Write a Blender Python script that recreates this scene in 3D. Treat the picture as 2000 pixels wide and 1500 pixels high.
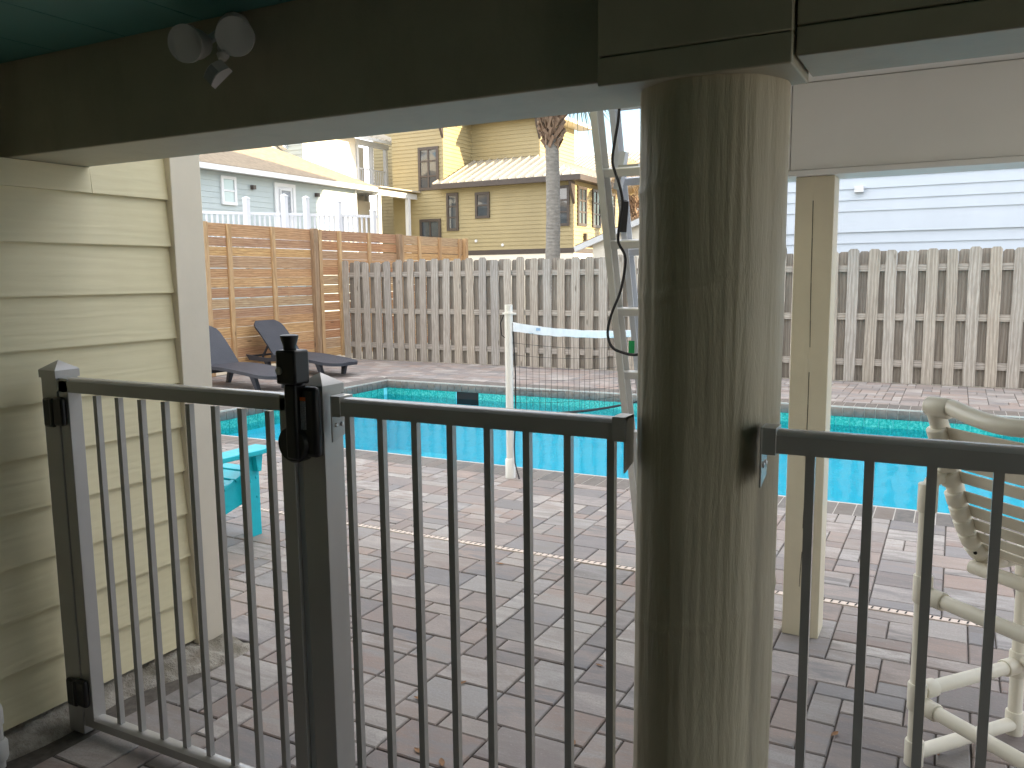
import bpy, math, random
from mathutils import Vector, Matrix
random.seed(7)
for o in list(bpy.data.objects): bpy.data.objects.remove(o)
SC = bpy.context.scene
C = SC.collection
V = Vector
rad = math.radians

# ------------------------------------------------------------------ camera
YAW, PITCH, ROLL, FPX, EYE = rad(27.979), rad(7.343), rad(0.634), 1630.27, 1.5
cf = V((-math.sin(YAW)*math.cos(PITCH), math.cos(YAW)*math.cos(PITCH), -math.sin(PITCH)))
cr = V((math.cos(YAW), math.sin(YAW), 0)); cd = cf.cross(cr)
CR = cr*math.cos(ROLL) + cd*math.sin(ROLL); CD = cd*math.cos(ROLL) - cr*math.sin(ROLL)
cam = bpy.data.cameras.new('camera'); camo = bpy.data.objects.new('camera', cam); C.objects.link(camo)
mw = Matrix.Identity(4)
for i in range(3):
    mw[i][0] = CR[i]; mw[i][1] = -CD[i]; mw[i][2] = -cf[i]
mw[2][3] = EYE
camo.matrix_world = mw
cam.sensor_fit = 'HORIZONTAL'; cam.sensor_width = 36; cam.lens = FPX/2000*36
cam.clip_start = 0.05; cam.clip_end = 2000
SC.camera = camo
def project(p):
    q = V(p) - V((0, 0, EYE)); d = q.dot(cf)
    if d < .05: return None
    return q.dot(CR)/d*FPX+1000, q.dot(CD)/d*FPX+750, d

# ------------------------------------------------------------------ sky and sun
SUN_EL, SUN_AZ = rad(14), rad(11)          # azimuth from +X towards +Y
W = bpy.data.worlds.new('World'); SC.world = W; W.use_nodes = True
wn = W.node_tree; wn.nodes.clear()
sky = wn.nodes.new('ShaderNodeTexSky'); sky.sky_type = 'NISHITA'; sky.sun_disc = False
sky.sun_elevation = SUN_EL; sky.sun_rotation = rad(90)-SUN_AZ; sky.air_density = 1.0; sky.dust_density = 0.15; sky.ozone_density = 1.0
tc = wn.nodes.new('ShaderNodeTexCoord'); mp = wn.nodes.new('ShaderNodeMapping'); mp.inputs['Scale'].default_value = (1.2, 1.2, 4.5); mp.inputs['Location'].default_value = (6, 6, 6)
nz = wn.nodes.new('ShaderNodeTexNoise'); nz.inputs['Scale'].default_value = 2.6; nz.inputs['Detail'].default_value = 7; nz.inputs['Roughness'].default_value = .6
rp = wn.nodes.new('ShaderNodeValToRGB'); rp.color_ramp.elements[0].position = .45; rp.color_ramp.elements[1].position = .60
mx = wn.nodes.new('ShaderNodeMix'); mx.data_type = 'RGBA'
bw = wn.nodes.new('ShaderNodeMix'); bw.data_type = 'RGBA'; bw.inputs[0].default_value = .92; bw.inputs[7].default_value = (14.0, 13.2, 12.6, 1)
bg = wn.nodes.new('ShaderNodeBackground'); bg.inputs[1].default_value = 0.15
wo = wn.nodes.new('ShaderNodeOutputWorld')
wn.links.new(tc.outputs['Generated'], mp.inputs[0]); wn.links.new(mp.outputs[0], nz.inputs[0]); wn.links.new(nz.outputs[0], rp.inputs[0])
wn.links.new(sky.outputs[0], bw.inputs[6]); wn.links.new(sky.outputs[0], mx.inputs[6]); wn.links.new(bw.outputs[2], mx.inputs[7])
wn.links.new(rp.outputs[0], mx.inputs[0]); wn.links.new(mx.outputs[2], bg.inputs[0]); wn.links.new(bg.outputs[0], wo.inputs[0])
sl = bpy.data.lights.new('sun', 'SUN'); sl.energy = 5.0; sl.angle = rad(.5); sl.color = (1, .80, .50)
so = bpy.data.objects.new('sun', sl); C.objects.link(so)
sdir = V((math.cos(SUN_EL)*math.cos(SUN_AZ), math.cos(SUN_EL)*math.sin(SUN_AZ), math.sin(SUN_EL)))
so.rotation_euler = sdir.to_track_quat('Z', 'Y').to_euler(); so.location = (30, 6, 20)
SC.view_settings.view_transform = 'Standard'; SC.view_settings.look = 'None'
SC.view_settings.exposure = 1.58; SC.view_settings.gamma = 1; SC.view_settings.use_curve_mapping = False

# ------------------------------------------------------------------ mesh helpers
class MB:
    def __init__(s): s.v = []; s.f = []; s.c = []; s.cur = None
    def add(s, vs, fs):
        b = len(s.v); s.v += [tuple(p) for p in vs]
        for f in fs: s.f.append([b+i for i in f]); s.c.append(s.cur)
        return s
    def box(s, x0, x1, y0, y1, z0, z1):
        return s.add([(x0,y0,z0),(x1,y0,z0),(x1,y1,z0),(x0,y1,z0),(x0,y0,z1),(x1,y0,z1),(x1,y1,z1),(x0,y1,z1)],
                     [(0,3,2,1),(4,5,6,7),(0,1,5,4),(1,2,6,5),(2,3,7,6),(3,0,4,7)])
    def bar(s, p, q, w, h, up=(0,0,1)):
        p, q = V(p), V(q); d = (q-p).normalized(); u = V(up); sd = d.cross(u)
        if sd.length < 1e-4: sd = d.cross(V((1,0,0)))
        sd.normalize(); u = sd.cross(d).normalized(); a = sd*w/2; b = u*h/2
        vs = [p-a-b, p+a-b, p+a+b, p-a+b, q-a-b, q+a-b, q+a+b, q-a+b]
        return s.add(vs, [(0,1,2,3),(7,6,5,4),(0,4,5,1),(1,5,6,2),(2,6,7,3),(3,7,4,0)])
    def prism(s, poly, ext):
        n = len(poly); e = V(ext); vs = [V(p) for p in poly]+[V(p)+e for p in poly]
        return s.add(vs, [tuple(range(n))[::-1], tuple(range(n, 2*n))]+[(i, (i+1) % n, n+(i+1) % n, n+i) for i in range(n)])
    def tube(s, pts, r, n=10, cap=True):
        pts = [V(p) for p in pts]; R = r if isinstance(r, (list, tuple)) else [r]*len(pts)
        b = len(s.v); nrm = None
        for i, p in enumerate(pts):
            t = (pts[min(i+1, len(pts)-1)]-pts[max(i-1, 0)]).normalized()
            if nrm is None:
                nrm = t.orthogonal().normalized()
            nrm = (nrm-t*nrm.dot(t)).normalized(); bi = t.cross(nrm)
            for k in range(n):
                a = 2*math.pi*k/n; s.v.append(tuple(p+(nrm*math.cos(a)+bi*math.sin(a))*R[i]))
        for i in range(len(pts)-1):
            for k in range(n):
                s.f.append([b+i*n+k, b+i*n+(k+1) % n, b+(i+1)*n+(k+1) % n, b+(i+1)*n+k]); s.c.append(s.cur)
        if cap:
            s.f.append([b+k for k in range(n)][::-1]); s.c.append(s.cur)
            e = b+(len(pts)-1)*n; s.f.append([e+k for k in range(n)]); s.c.append(s.cur)
        return s
    def lathe(s, c, axis, prof, n=20):       # prof: (radius, along axis)
        a = V(axis).normalized(); return s.tube([V(c)+a*h for r, h in prof], [max(r, 1e-4) for r, h in prof], n)
    def quad(s, *p): return s.add(p, [tuple(range(len(p)))])
    def obj(s, name, mat, parent=None, bev=0, smooth=35, kind=None):
        me = bpy.data.meshes.new(name); me.from_pydata(s.v, [], s.f); me.update()
        if any(c is not None for c in s.c):
            at = me.attributes.new('tint', 'FLOAT_COLOR', 'FACE')
            fl = []
            for c in s.c: fl += list(c or (.5, .5, .5, 1))
            at.data.foreach_set('color', fl)
        if smooth:
            me.polygons.foreach_set('use_smooth', [True]*len(me.polygons)); me.set_sharp_from_angle(angle=rad(smooth))
        me.materials.append(mat)
        return link(name, me, parent, bev, kind)
def link(name, me, parent=None, bev=0, kind=None):
    o = bpy.data.objects.new(name, me); C.objects.link(o)
    if parent is not None:
        o.parent = parent
        l = parent.location
        pa = parent.parent
        while pa: l = l + pa.location; pa = pa.parent
        if parent.parent is None or parent.data is None: o.matrix_parent_inverse = Matrix.Translation(-parent.location)
    if bev:
        m = o.modifiers.new('bevel', 'BEVEL'); m.width = bev; m.segments = 2; m.limit_method = 'ANGLE'; m.angle_limit = rad(40)
    if kind: o['kind'] = kind
    return o
def thing(name, label, cat, loc=(0, 0, 0), group=None):
    o = bpy.data.objects.new(name, None); C.objects.link(o); o.location = loc; o.empty_display_size = .1
    o['label'] = label; o['category'] = cat
    if group: o['group'] = group
    return o
def tag(o, label, cat, group=None):
    o['label'] = label; o['category'] = cat
    if group: o['group'] = group
    return o
def copy_tree(o, parent=None):
    c = o.copy(); C.objects.link(c); c.parent = parent
    for ch in list(o.children): copy_tree(ch, c)
    return c
def place(name, me, mat_, parent, loc=(0,0,0), rot=(0,0,0), scale=(1,1,1)):   # shared mesh piece, world coordinates
    o = bpy.data.objects.new(name, me); C.objects.link(o)
    o.parent = parent
    if parent is not None: o.matrix_parent_inverse = Matrix.Translation(-parent.location)
    o.location = loc; o.rotation_euler = rot; o.scale = scale
    return o

# ------------------------------------------------------------------ material helpers
class NT:
    def __init__(s, name):
        s.m = bpy.data.materials.new(name); s.m.use_nodes = True; s.t = s.m.node_tree; s.t.nodes.clear()
        s.out = s.n('ShaderNodeOutputMaterial'); s.p = s.n('ShaderNodeBsdfPrincipled'); s.l(s.p.outputs[0], s.out.inputs[0])
        s._co = None; s._rn = None
    def n(s, ty, **kw):
        x = s.t.nodes.new(ty)
        for k, v in kw.items(): setattr(x, k, v)
        return x
    def l(s, a, b): s.t.links.new(a, b)
    def set(s, inp, val):
        if hasattr(val, 'is_linked') or hasattr(val, 'links'): s.l(val, inp)
        else:
            if isinstance(val, tuple) and len(val) == 3 and inp.type == 'RGBA': val = (*val, 1)
            inp.default_value = val
    def coord(s, scale=(1,1,1), world=False, rnd=False):
        src = s.n('ShaderNodeNewGeometry').outputs['Position'] if world else s.n('ShaderNodeTexCoord').outputs['Object']
        if rnd:
            oi = s.n('ShaderNodeObjectInfo'); m = s.n('ShaderNodeVectorMath', operation='SCALE'); m.inputs[0].default_value = (13.1, 7.7, 9.3); s.l(oi.outputs['Random'], m.inputs['Scale'])
            a = s.n('ShaderNodeVectorMath', operation='ADD'); s.l(src, a.inputs[0]); s.l(m.outputs[0], a.inputs[1]); src = a.outputs[0]
        mp = s.n('ShaderNodeMapping'); mp.inputs['Scale'].default_value = scale; s.l(src, mp.inputs[0]); return mp.outputs[0]
    def noise(s, co, scale, detail=4, rough=.55, dist=0):
        x = s.n('ShaderNodeTexNoise'); s.l(co, x.inputs[0]); x.inputs['Scale'].default_value = scale; x.inputs['Detail'].default_value = detail
        x.inputs['Roughness'].default_value = rough; x.inputs['Distortion'].default_value = dist; return x.outputs[0]
    def wave(s, co, scale, dist=3, detail=2, dscale=1, dr='X', prof='SIN'):
        x = s.n('ShaderNodeTexWave', wave_type='BANDS', bands_direction=dr, wave_profile=prof); s.l(co, x.inputs[0]); x.inputs['Scale'].default_value = scale
        x.inputs['Distortion'].default_value = dist; x.inputs['Detail'].default_value = detail; x.inputs['Detail Scale'].default_value = dscale; return x.outputs[1]
    def ramp(s, fac, stops):
        r = s.n('ShaderNodeValToRGB'); e = r.color_ramp.elements
        while len(e) < len(stops): e.new(.5)
        for i, (p, c) in enumerate(stops):
            e[i].position = p; e[i].color = (*c, 1) if len(c) == 3 else c
        s.l(fac, r.inputs[0]); return r.outputs[0]
    def mix(s, fac, a, b, mode='MIX'):
        x = s.n('ShaderNodeMix', data_type='RGBA', blend_type=mode); s.set(x.inputs[0], fac); s.set(x.inputs[6], a); s.set(x.inputs[7], b); return x.outputs[2]
    def math(s, op, a, b=0.):
        x = s.n('ShaderNodeMath', operation=op); s.set(x.inputs[0], a); s.set(x.inputs[1], b); return x.outputs[0]
    def rnd(s): return s.n('ShaderNodeObjectInfo').outputs['Random']
    def fin(s, col=None, rough=None, bump=None, bs=.3, bd=.01, metal=None, spec=None):
        if col is not None: s.set(s.p.inputs['Base Color'], col)
        if rough is not None: s.set(s.p.inputs['Roughness'], rough)
        if metal is not None: s.set(s.p.inputs['Metallic'], metal)
        if spec is not None: s.set(s.p.inputs['Specular IOR Level'], spec)
        if bump is not None:
            b = s.n('ShaderNodeBump'); b.inputs['Strength'].default_value = bs; b.inputs['Distance'].default_value = bd; s.l(bump, b.inputs['Height']); s.l(b.outputs[0], s.p.inputs['Normal'])
        return s.m
def g3(v): return (v, v, v)
def paint(name, col, rough=.5, var=.12, scale=3., bump=.15, world=True, dirt=None):
    n = NT(name); co = n.coord(world=world); f = n.noise(co, scale, 6, .6)
    a = tuple(c*(1-var) for c in col); b = tuple(min(1, c*(1+var*.6)) for c in col)
    cl = n.ramp(f, [(.3, a), (.7, b)])
    if dirt:
        d = n.noise(n.coord((1, 1, .35), world=world), 7, 8, .7); cl = n.mix(n.ramp(d, [(.5, g3(0)), (.75, g3(.6))]), cl, dirt)
    fine = n.noise(co, 90, 3)
    return n.fin(cl, n.ramp(f, [(0, g3(rough*.8)), (1, g3(min(1, rough*1.2)))]), fine, bump, .002)

def wood(name, cols, grain=(30, 30, 1.2), rough=.8, dr='X', knot=True, bs=.5, lines=9, dark=(.25,.2,.14), axis='Z'):
    n = NT(name); st = {'Z': (1, 1, .10), 'Y': (1, .10, 1), 'X': (.10, 1, 1)}[axis]
    co = n.coord(st, rnd=True)
    w = n.wave(co, lines, 7, 3, 2.2, dr)
    fine = n.noise(co, 60, 5, .7)
    r = n.rnd()
    base = n.ramp(r, cols)
    c = n.mix(n.math('MULTIPLY', w, .45), base, dark, 'MULTIPLY')
    c = n.mix(n.ramp(fine, [(.35, g3(.75)), (.7, g3(0))]), c, dark, 'MIX') if False else n.mix(n.ramp(fine, [(.3, g3(.55)), (.62, g3(0))]), c, tuple(x*.55 for x in dark))
    big = n.noise(n.coord((1, 1, 1), rnd=True), 2.3, 3); c = n.mix(n.ramp(big, [(.35, g3(.0)), (.75, g3(.25))]), c, cols[-1][1])
    if knot:
        ks = {'Z': (6, 6, 1.7), 'Y': (6, 1.3, 6), 'X': (1.3, 6, 6)}[axis]
        k = n.n('ShaderNodeTexVoronoi'); n.l(n.coord(ks, rnd=True), k.inputs[0]); k.inputs['Scale'].default_value = 1.0
        km = n.ramp(k.outputs['Distance'], [(.0, g3(.9)), (.06, g3(.7)), (.10, g3(0))])
        c = n.mix(km, c, tuple(x*.4 for x in dark))
    h = n.math('ADD', n.math('MULTIPLY', w, .6), fine)
    return n.fin(c, rough, h, bs, .004)

M = {}
# cream cedar-grain siding of the near wall
n = NT('cream_siding'); co = n.coord((1, .11, 1), world=True)
w_ = n.wave(co, 9, 9, 3, 1.6, 'Z'); f_ = n.noise(co, 55, 4, .6); t_ = n.noise(n.coord(world=True), 2.2, 5)
gr = n.math('ADD', n.math('MULTIPLY', w_, .7), n.math('MULTIPLY', f_, .8))
M['siding'] = n.fin(n.mix(n.ramp(f_, [(.3, g3(.10)), (.65, g3(0))]), n.ramp(t_, [(.3, (.71, .645, .42)), (.7, (.78, .71, .475))]), (.46, .40, .25)), .5, gr, .28, .0022)
M['trim'] = paint('cream_trim_paint', (.73, .665, .55), .5, .06, 4, .12)
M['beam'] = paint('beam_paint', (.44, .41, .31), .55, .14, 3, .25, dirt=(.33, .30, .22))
M['porchbeam'] = paint('porch_beam_paint', (.85, .845, .82), .5, .04, 2, .1)
M['teal'] = paint('teal_ceiling_paint', (.08, .25, .235), .45, .12, 4, .1)
# pillar: thick paint on a rough piling
n = NT('piling_paint'); co = n.coord((1, 1, .11), world=True); w_ = n.noise(co, 21, 7, .62, 1.6); f_ = n.noise(n.coord((1, 1, .2), world=True), 70, 5, .7)
k = n.n('ShaderNodeTexVoronoi'); n.l(n.coord((2.4, 2.4, 1.6), world=True), k.inputs[0]); k.inputs['Scale'].default_value = 1.6
t_ = n.noise(n.coord((1, 1, .5), world=True), 4, 6)
cl = n.ramp(t_, [(.3, (.47, .42, .30)), (.72, (.58, .525, .39))])
cl = n.mix(n.ramp(w_, [(.30, g3(.10)), (.48, g3(0))]), cl, (.25, .21, .12))
cl = n.mix(n.ramp(k.outputs['Distance'], [(0, g3(.5)), (.05, g3(0))]), cl, (.2, .16, .1))
M['piling'] = n.fin(cl, n.ramp(f_, [(0, g3(.3)), (1, g3(.6))]), n.math('ADD', w_, n.math('MULTIPLY', f_, .5)), .42, .007)
M['post'] = paint('post_paint', (.68, .615, .47), .5, .08, 3, .2)
# powder coated railing
n = NT('bronze_aluminium'); co = n.coord(world=True); f_ = n.noise(co, 6, 6)
M['rail'] = n.fin(n.ramp(f_, [(.3, (.40, .388, .37)), (.7, (.44, .428, .41))]), n.ramp(f_, [(0, g3(.36)), (1, g3(.44))]), None, spec=.7)
M['rail'].node_tree.nodes['Principled BSDF'].inputs['Coat Weight'].default_value = .9; M['rail'].node_tree.nodes['Principled BSDF'].inputs['Coat Roughness'].default_value = .24; M['rail'].node_tree.nodes['Principled BSDF'].inputs['Coat IOR'].default_value = 1.7
M['black'] = paint('black_plastic', (.012, .012, .013), .38, .2, 9, .1)
M['screw'] = NT('steel_screw').fin((.5, .5, .5), .3, metal=1)
M['white_plastic'] = paint('white_plastic', (.62, .61, .60), .35, .06, 9, .1)
M['lens'] = paint('frosted_lens', (.36, .37, .39), .25, .05, 9, .4)
M['pvc'] = paint('aged_pvc', (.84, .79, .66), .3, .06, 3, .08, dirt=(.76, .70, .57))
M['pvc_white'] = paint('white_pvc', (.78, .77, .74), .35, .05, 5, .05)
M['strap'] = paint('vinyl_strap', (.76, .70, .57), .4, .06, 6, .1)
M['turq'] = paint('turquoise_poly_lumber', (.004, .47, .57), .42, .10, 8, .2)
M['charcoal'] = None
n = NT('charcoal_resin_weave'); co = n.coord(); a = n.wave(co, 26, 0, 0, 1, 'X'); b = n.wave(co, 26, 0, 0, 1, 'Y')
M['charcoal'] = n.fin(n.ramp(n.noise(co, 3, 4), [(.3, (.024, .028, .040)), (.7, (.034, .039, .053))]), .55, n.math('MULTIPLY', a, b), .5, .004)
M['alu'] = paint('ladder_aluminium', (.68, .67, .645), .4, .08, 5, .1, dirt=(.56, .55, .52))
M['alu'].node_tree.nodes['Principled BSDF'].inputs['Metallic'].default_value = .35
M['alu_white'] = paint('pale_aluminium', (.66, .68, .72), .35, .06, 5, .1)
M['rope'] = paint('black_rope', (.015, .014, .016), .8, .2, 40, .4)
M['net'] = paint('black_netting', (.02, .02, .02), .8, .1, 40, .1)
M['net_tape'] = paint('white_net_tape', (.82, .82, .82), .7, .08, 14, .5)
M['blue_print'] = paint('blue_print', (.34, .48, .66), .7, .3, 60, .1)
M['green'] = paint('green_tag', (.02, .35, .12), .5, .1, 30, .1)
M['orange_print'] = paint('orange_label', (.75, .16, .03), .5, .05, 30, .1)
n = NT('grey_label_print'); co = n.coord((1, 1, 1), world=True); M['label'] = n.fin(n.ramp(n.noise(n.coord((260, 30, 420), world=True), 1, 2), [(.45, (.36, .36, .38)), (.6, (.16, .16, .18))]), .5)
M['hole'] = NT('dark_hole').fin((.01, .01, .01), .9)
# fences
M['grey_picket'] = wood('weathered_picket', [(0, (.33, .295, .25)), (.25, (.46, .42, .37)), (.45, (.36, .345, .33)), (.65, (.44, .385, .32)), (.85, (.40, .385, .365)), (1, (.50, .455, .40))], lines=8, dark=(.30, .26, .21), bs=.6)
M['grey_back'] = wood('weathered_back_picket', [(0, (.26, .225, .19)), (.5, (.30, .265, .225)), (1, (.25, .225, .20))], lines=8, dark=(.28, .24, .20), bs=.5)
M['grey_rail'] = wood('weathered_rail', [(0, (.38, .35, .32)), (1, (.44, .40, .35))], dr='Z', axis='X', lines=10, dark=(.30, .26, .22))
M['new_board'] = wood('new_pine_board', [(0, (.55, .33, .18)), (.18, (.48, .23, .12)), (.36, (.62, .40, .21)), (.5, (.68, .43, .18)), (.68, (.53, .40, .25)), (.84, (.46, .27, .17)), (1, (.64, .39, .18))], dr='Z', axis='Y', lines=9, dark=(.34, .18, .09), bs=.35)
M['new_post'] = wood('new_pine_post', [(0, (.55, .35, .18)), (.5, (.62, .42, .22)), (1, (.50, .32, .18))], dr='X', axis='Z', lines=8, dark=(.40, .24, .12), bs=.4)
M['old_post'] = wood('brown_post', [(0, (.33, .215, .125)), (1, (.38, .26, .16))], dr='X', axis='Z', lines=8, dark=(.30, .2, .12), bs=.4)
# pavers
n = NT('paver_concrete'); tnt = n.n('ShaderNodeAttribute', attribute_name='tint'); sx = n.n('ShaderNodeSeparateColor'); n.l(tnt.outputs['Color'], sx.inputs[0])
off = n.n('ShaderNodeVectorMath', operation='SCALE'); n.l(tnt.outputs['Color'], off.inputs[0]); off.inputs['Scale'].default_value = 31
def shifted(scale):
    g = n.n('ShaderNodeNewGeometry').outputs['Position']; a = n.n('ShaderNodeVectorMath', operation='ADD'); n.l(g, a.inputs[0]); n.l(off.outputs[0], a.inputs[1])
    m = n.n('ShaderNodeMapping'); m.inputs['Scale'].default_value = scale; n.l(a.outputs[0], m.inputs[0]); return m.outputs[0]
base = n.ramp(sx.outputs[0], [(0, (.165, .152, .145)), (.2, (.31, .278, .252)), (.38, (.235, .190, .166)), (.55, (.20, .192, .195)), (.72, (.305, .240, .205)), (.88, (.155, .146, .143)), (1, (.375, .345, .318))])
st = n.noise(shifted((3.4, 13, 1)), 1.0, 6, .65, .8)
alt = n.ramp(sx.outputs[1], [(0, (.38, .348, .325)), (.3, (.27, .195, .163)), (.6, (.165, .160, .168)), (1, (.43, .40, .375))])
cl = n.mix(n.ramp(st, [(.40, g3(0)), (.60, g3(.95))]), base, alt)
sp = n.noise(n.coord(world=True), 110, 4, .75); cl = n.mix(n.ramp(sp, [(.33, g3(.6)), (.55, g3(0))]), cl, (.22, .20, .19))
sp2 = n.noise(n.coord(world=True), 75, 4, .7); cl = n.mix(n.ramp(sp2, [(.6, g3(0)), (.75, g3(.4))]), cl, (.5, .475, .45))
bigd = n.noise(n.coord(world=True), 1.1, 6, .65); cl = n.mix(n.ramp(bigd, [(.55, g3(0)), (.78, g3(.35))]), cl, (.43, .405, .385))
M['paver'] = n.fin(cl, .75, n.math('ADD', n.noise(n.coord(world=True), 60, 5, .7), n.math('MULTIPLY', st, .5)), .35, .004)
n = NT('joint_sand'); M['joint'] = n.fin(n.ramp(n.noise(n.coord(world=True), 40, 5), [(.3, (.07, .062, .055)), (.7, (.13, .115, .10))]), .95)
n = NT('sandy_ground'); M['ground'] = n.fin(n.ramp(n.noise(n.coord(world=True), .6, 8, .7), [(.3, (.30, .26, .19)), (.6, (.40, .36, .28)), (.8, (.16, .19, .08))]), .95, n.noise(n.coord(world=True), 30, 5), .5, .02)
n = NT('rough_mortar'); f_ = n.noise(n.coord(world=True), 14, 8, .7); M['mortar'] = n.fin(n.mix(n.ramp(n.noise(n.coord(world=True), 5, 5), [(.45, g3(0)), (.65, g3(.8))]), n.ramp(f_, [(.3, (.20, .17, .13)), (.55, (.42, .39, .34)), (.8, (.55, .52, .47))]), (.13, .12, .08)), .95, f_, 1, .03)
M['drain'] = paint('drain_plastic', (.66, .55, .47), .5, .06, 8, .1)
# pool
n = NT('coping_brick'); r = n.rnd(); f_ = n.noise(n.coord(rnd=True), 16, 6, .65)
M['coping'] = n.fin(n.mix(n.ramp(f_, [(.35, g3(.0)), (.65, g3(.75))]), n.ramp(r, [(0, (.09, .082, .072)), (.3, (.145, .118, .098)), (.6, (.085, .082, .078)), (1, (.165, .147, .13))]), (.17, .152, .136)), .7, f_, .4, .005)
M['grout'] = paint('coping_grout', (.44, .42, .39), .9, .15, 20, .4)
n = NT('waterline_tile'); f_ = n.noise(n.coord(rnd=True), 45, 6, .75); M['tile'] = n.fin(n.ramp(f_, [(.3, (.010, .16, .15)), (.5, (.02, .36, .33)), (.7, (.20, .62, .55))]), .2)
n = NT('pool_plaster'); M['plaster'] = n.fin(n.ramp(n.noise(n.coord(world=True), 1.5, 4), [(.3, (.22, .74, .84)), (.7, (.28, .82, .90))]), .8)
n = NT('pool_water'); n.t.nodes.remove(n.p)
co = n.coord((1, .55, 1), world=True); hb = n.math('ADD', n.noise(co, 2.6, 3, .5, .4), n.math('MULTIPLY', n.noise(n.coord((1.0, .7, 1), world=True), 13, 2), .10))
bp = n.n('ShaderNodeBump'); bp.inputs['Strength'].default_value = .17; bp.inputs['Distance'].default_value = .06; n.l(hb, bp.inputs['Height'])
fr = n.n('ShaderNodeFresnel'); fr.inputs[0].default_value = 1.33; n.l(bp.outputs[0], fr.inputs['Normal'])
gl = n.n('ShaderNodeBsdfGlossy'); gl.inputs['Roughness'].default_value = .03; n.l(bp.outputs[0], gl.inputs['Normal'])
tr = n.n('ShaderNodeBsdfTransparent'); tr.inputs[0].default_value = (.40, .89, .96, 1)
ms = n.n('ShaderNodeMixShader'); n.l(fr.outputs[0], ms.inputs[0]); n.l(tr.outputs[0], ms.inputs[1]); n.l(gl.outputs[0], ms.inputs[2]); n.l(ms.outputs[0], n.out.inputs[0])
M['water'] = n.m
# houses
M['blue_siding'] = paint('pale_blue_siding', (.38, .44, .455), .6, .05, 2, .1)
M['white_siding'] = paint('white_siding', (.47, .53, .61), .6, .04, 2, .1)
M['white_paint'] = paint('white_trim_paint', (.62, .64, .67), .5, .04, 2, .1)
M['cream_wall'] = paint('cream_stucco', (.74, .70, .62), .7, .04, 2, .1)
M['yellow_siding'] = paint('mustard_siding', (.33, .275, .150), .6, .14, .5, .1)
M['bronze'] = paint('dark_bronze_trim', (.055, .042, .036), .45, .1, 4, .1)
M['roof_metal'] = paint('galvalume_roof', (.52, .48, .40), .38, .10, 1, .1); M['roof_metal'].node_tree.nodes['Principled BSDF'].inputs['Metallic'].default_value = .3
n = NT('shingle_roof'); co = n.coord((1.2, 3.2, 6.5), world=True); f_ = n.noise(co, 1.6, 5, .7); br = n.wave(n.coord((1, 1, 1), world=True), 4.2, .3, 1, 1, 'Z', 'SAW')
M['shingle'] = n.fin(n.ramp(f_, [(.3, (.20, .16, .115)), (.7, (.33, .265, .185))]), .9, br, .6, .02)
n = NT('window_glass'); M['glass'] = n.fin((.05, .06, .07), .04, spec=.9)
n = NT('blind_glass'); M['blind'] = n.fin(n.ramp(n.wave(n.coord((1, 1, 1), world=True), 6.5, 0, 0, 1, 'Z'), [(.2, (.09, .11, .14)), (.8, (.38, .41, .45))]), .15)
M['sash_glass'] = NT('pale_glass').fin((.38, .46, .48), .08, spec=.7)
n = NT('palm_bark'); f_ = n.noise(n.coord((1, 1, 2.5), world=True), 6, 7, .7); rg = n.wave(n.coord((1, 1, 1), world=True), 3.5, 4, 3, 3, 'Z')
M['bark'] = n.fin(n.mix(n.ramp(rg, [(.2, g3(.22)), (.6, g3(0))]), n.ramp(f_, [(.3, (.18, .17, .155)), (.7, (.34, .325, .30))]), (.12, .11, .10)), .95, f_, .8, .04)
M['boot'] = wood('palm_boot', [(0, (.26, .165, .105)), (.5, (.36, .27, .20)), (1, (.30, .21, .15))], lines=8, knot=False, dark=(.22, .13, .08))
n = NT('palm_frond'); f_ = n.noise(n.coord(rnd=True), 3, 3); M['frond'] = n.fin(n.ramp(f_, [(.3, (.05, .085, .03)), (.7, (.13, .15, .05))]), .5)
M['dead_frond'] = paint('dead_frond', (.30, .21, .11), .8, .25, 5, .2)
M['leaf'] = paint('dry_leaf', (.26, .13, .05), .7, .35, 60, .2)
M['foliage'] = paint('green_leaf', (.06, .13, .03), .55, .3, 30, .1)

# ------------------------------------------------------------------ ground, patio base
PX0, PX1, PY0, PY1, RIM = -7.45, 3.5, 5.75, 10.05, .30
def ring(x0, x1, y0, y1, z, hx0, hx1, hy0, hy1):
    b = MB()
    for a, c, d, e in ((x0, x1, y0, hy0), (x0, x1, hy1, y1), (x0, hx0, hy0, hy1), (hx1, x1, hy0, hy1)): b.quad((a, d, z), (c, d, z), (c, e, z), (a, e, z))
    return b
ring(-600, 600, -300, 900, -.06, PX0-.05, PX1+.05, PY0-.05, PY1+.05).obj('ground', M['ground'], kind='structure')
patio = ring(-10.3, 3.7, -5, 12.45, -.009, PX0-.02, PX1+.02, PY0-.02, PY1+.02).obj('patio', M['joint'], kind='structure')

# pavers: random packing of three sizes on a grid
pavers = []
rnd = random.Random(11)
def lay(x0, x1, y0, y1, ok=None):
    nx, ny = round((x1-x0)/.100), round((y1-y0)/.100); ux, uy = (x1-x0)/nx, (y1-y0)/ny
    occ = [[bool(ok and not ok(x0+(i+.5)*ux, y0+(j+.5)*uy)) for j in range(ny)] for i in range(nx)]
    for j in range(ny):
        for i in range(nx):
            if occ[i][j]: continue
            opts = [(3, 2, 4.5), (2, 2, 3.2), (2, 1, 2.0), (1, 2, 1.0), (3, 1, 1.2)]
            opts.sort(key=lambda o: -rnd.random()**(1/o[2]))
            for w, d, _ in opts+[(1, 2, 0), (2, 1, 0), (1, 1, 0)]:
                if i+w <= nx and j+d <= ny and not any(occ[i+a][j+b] for a in range(w) for b in range(d)):
                    # avoid leaving a single stray cell
                    for a in range(w):
                        for b in range(d): occ[i+a][j+b] = True
                    pavers.append((x0+i*ux, x0+(i+w)*ux, y0+j*uy, y0+(j+d)*uy)); break
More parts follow.
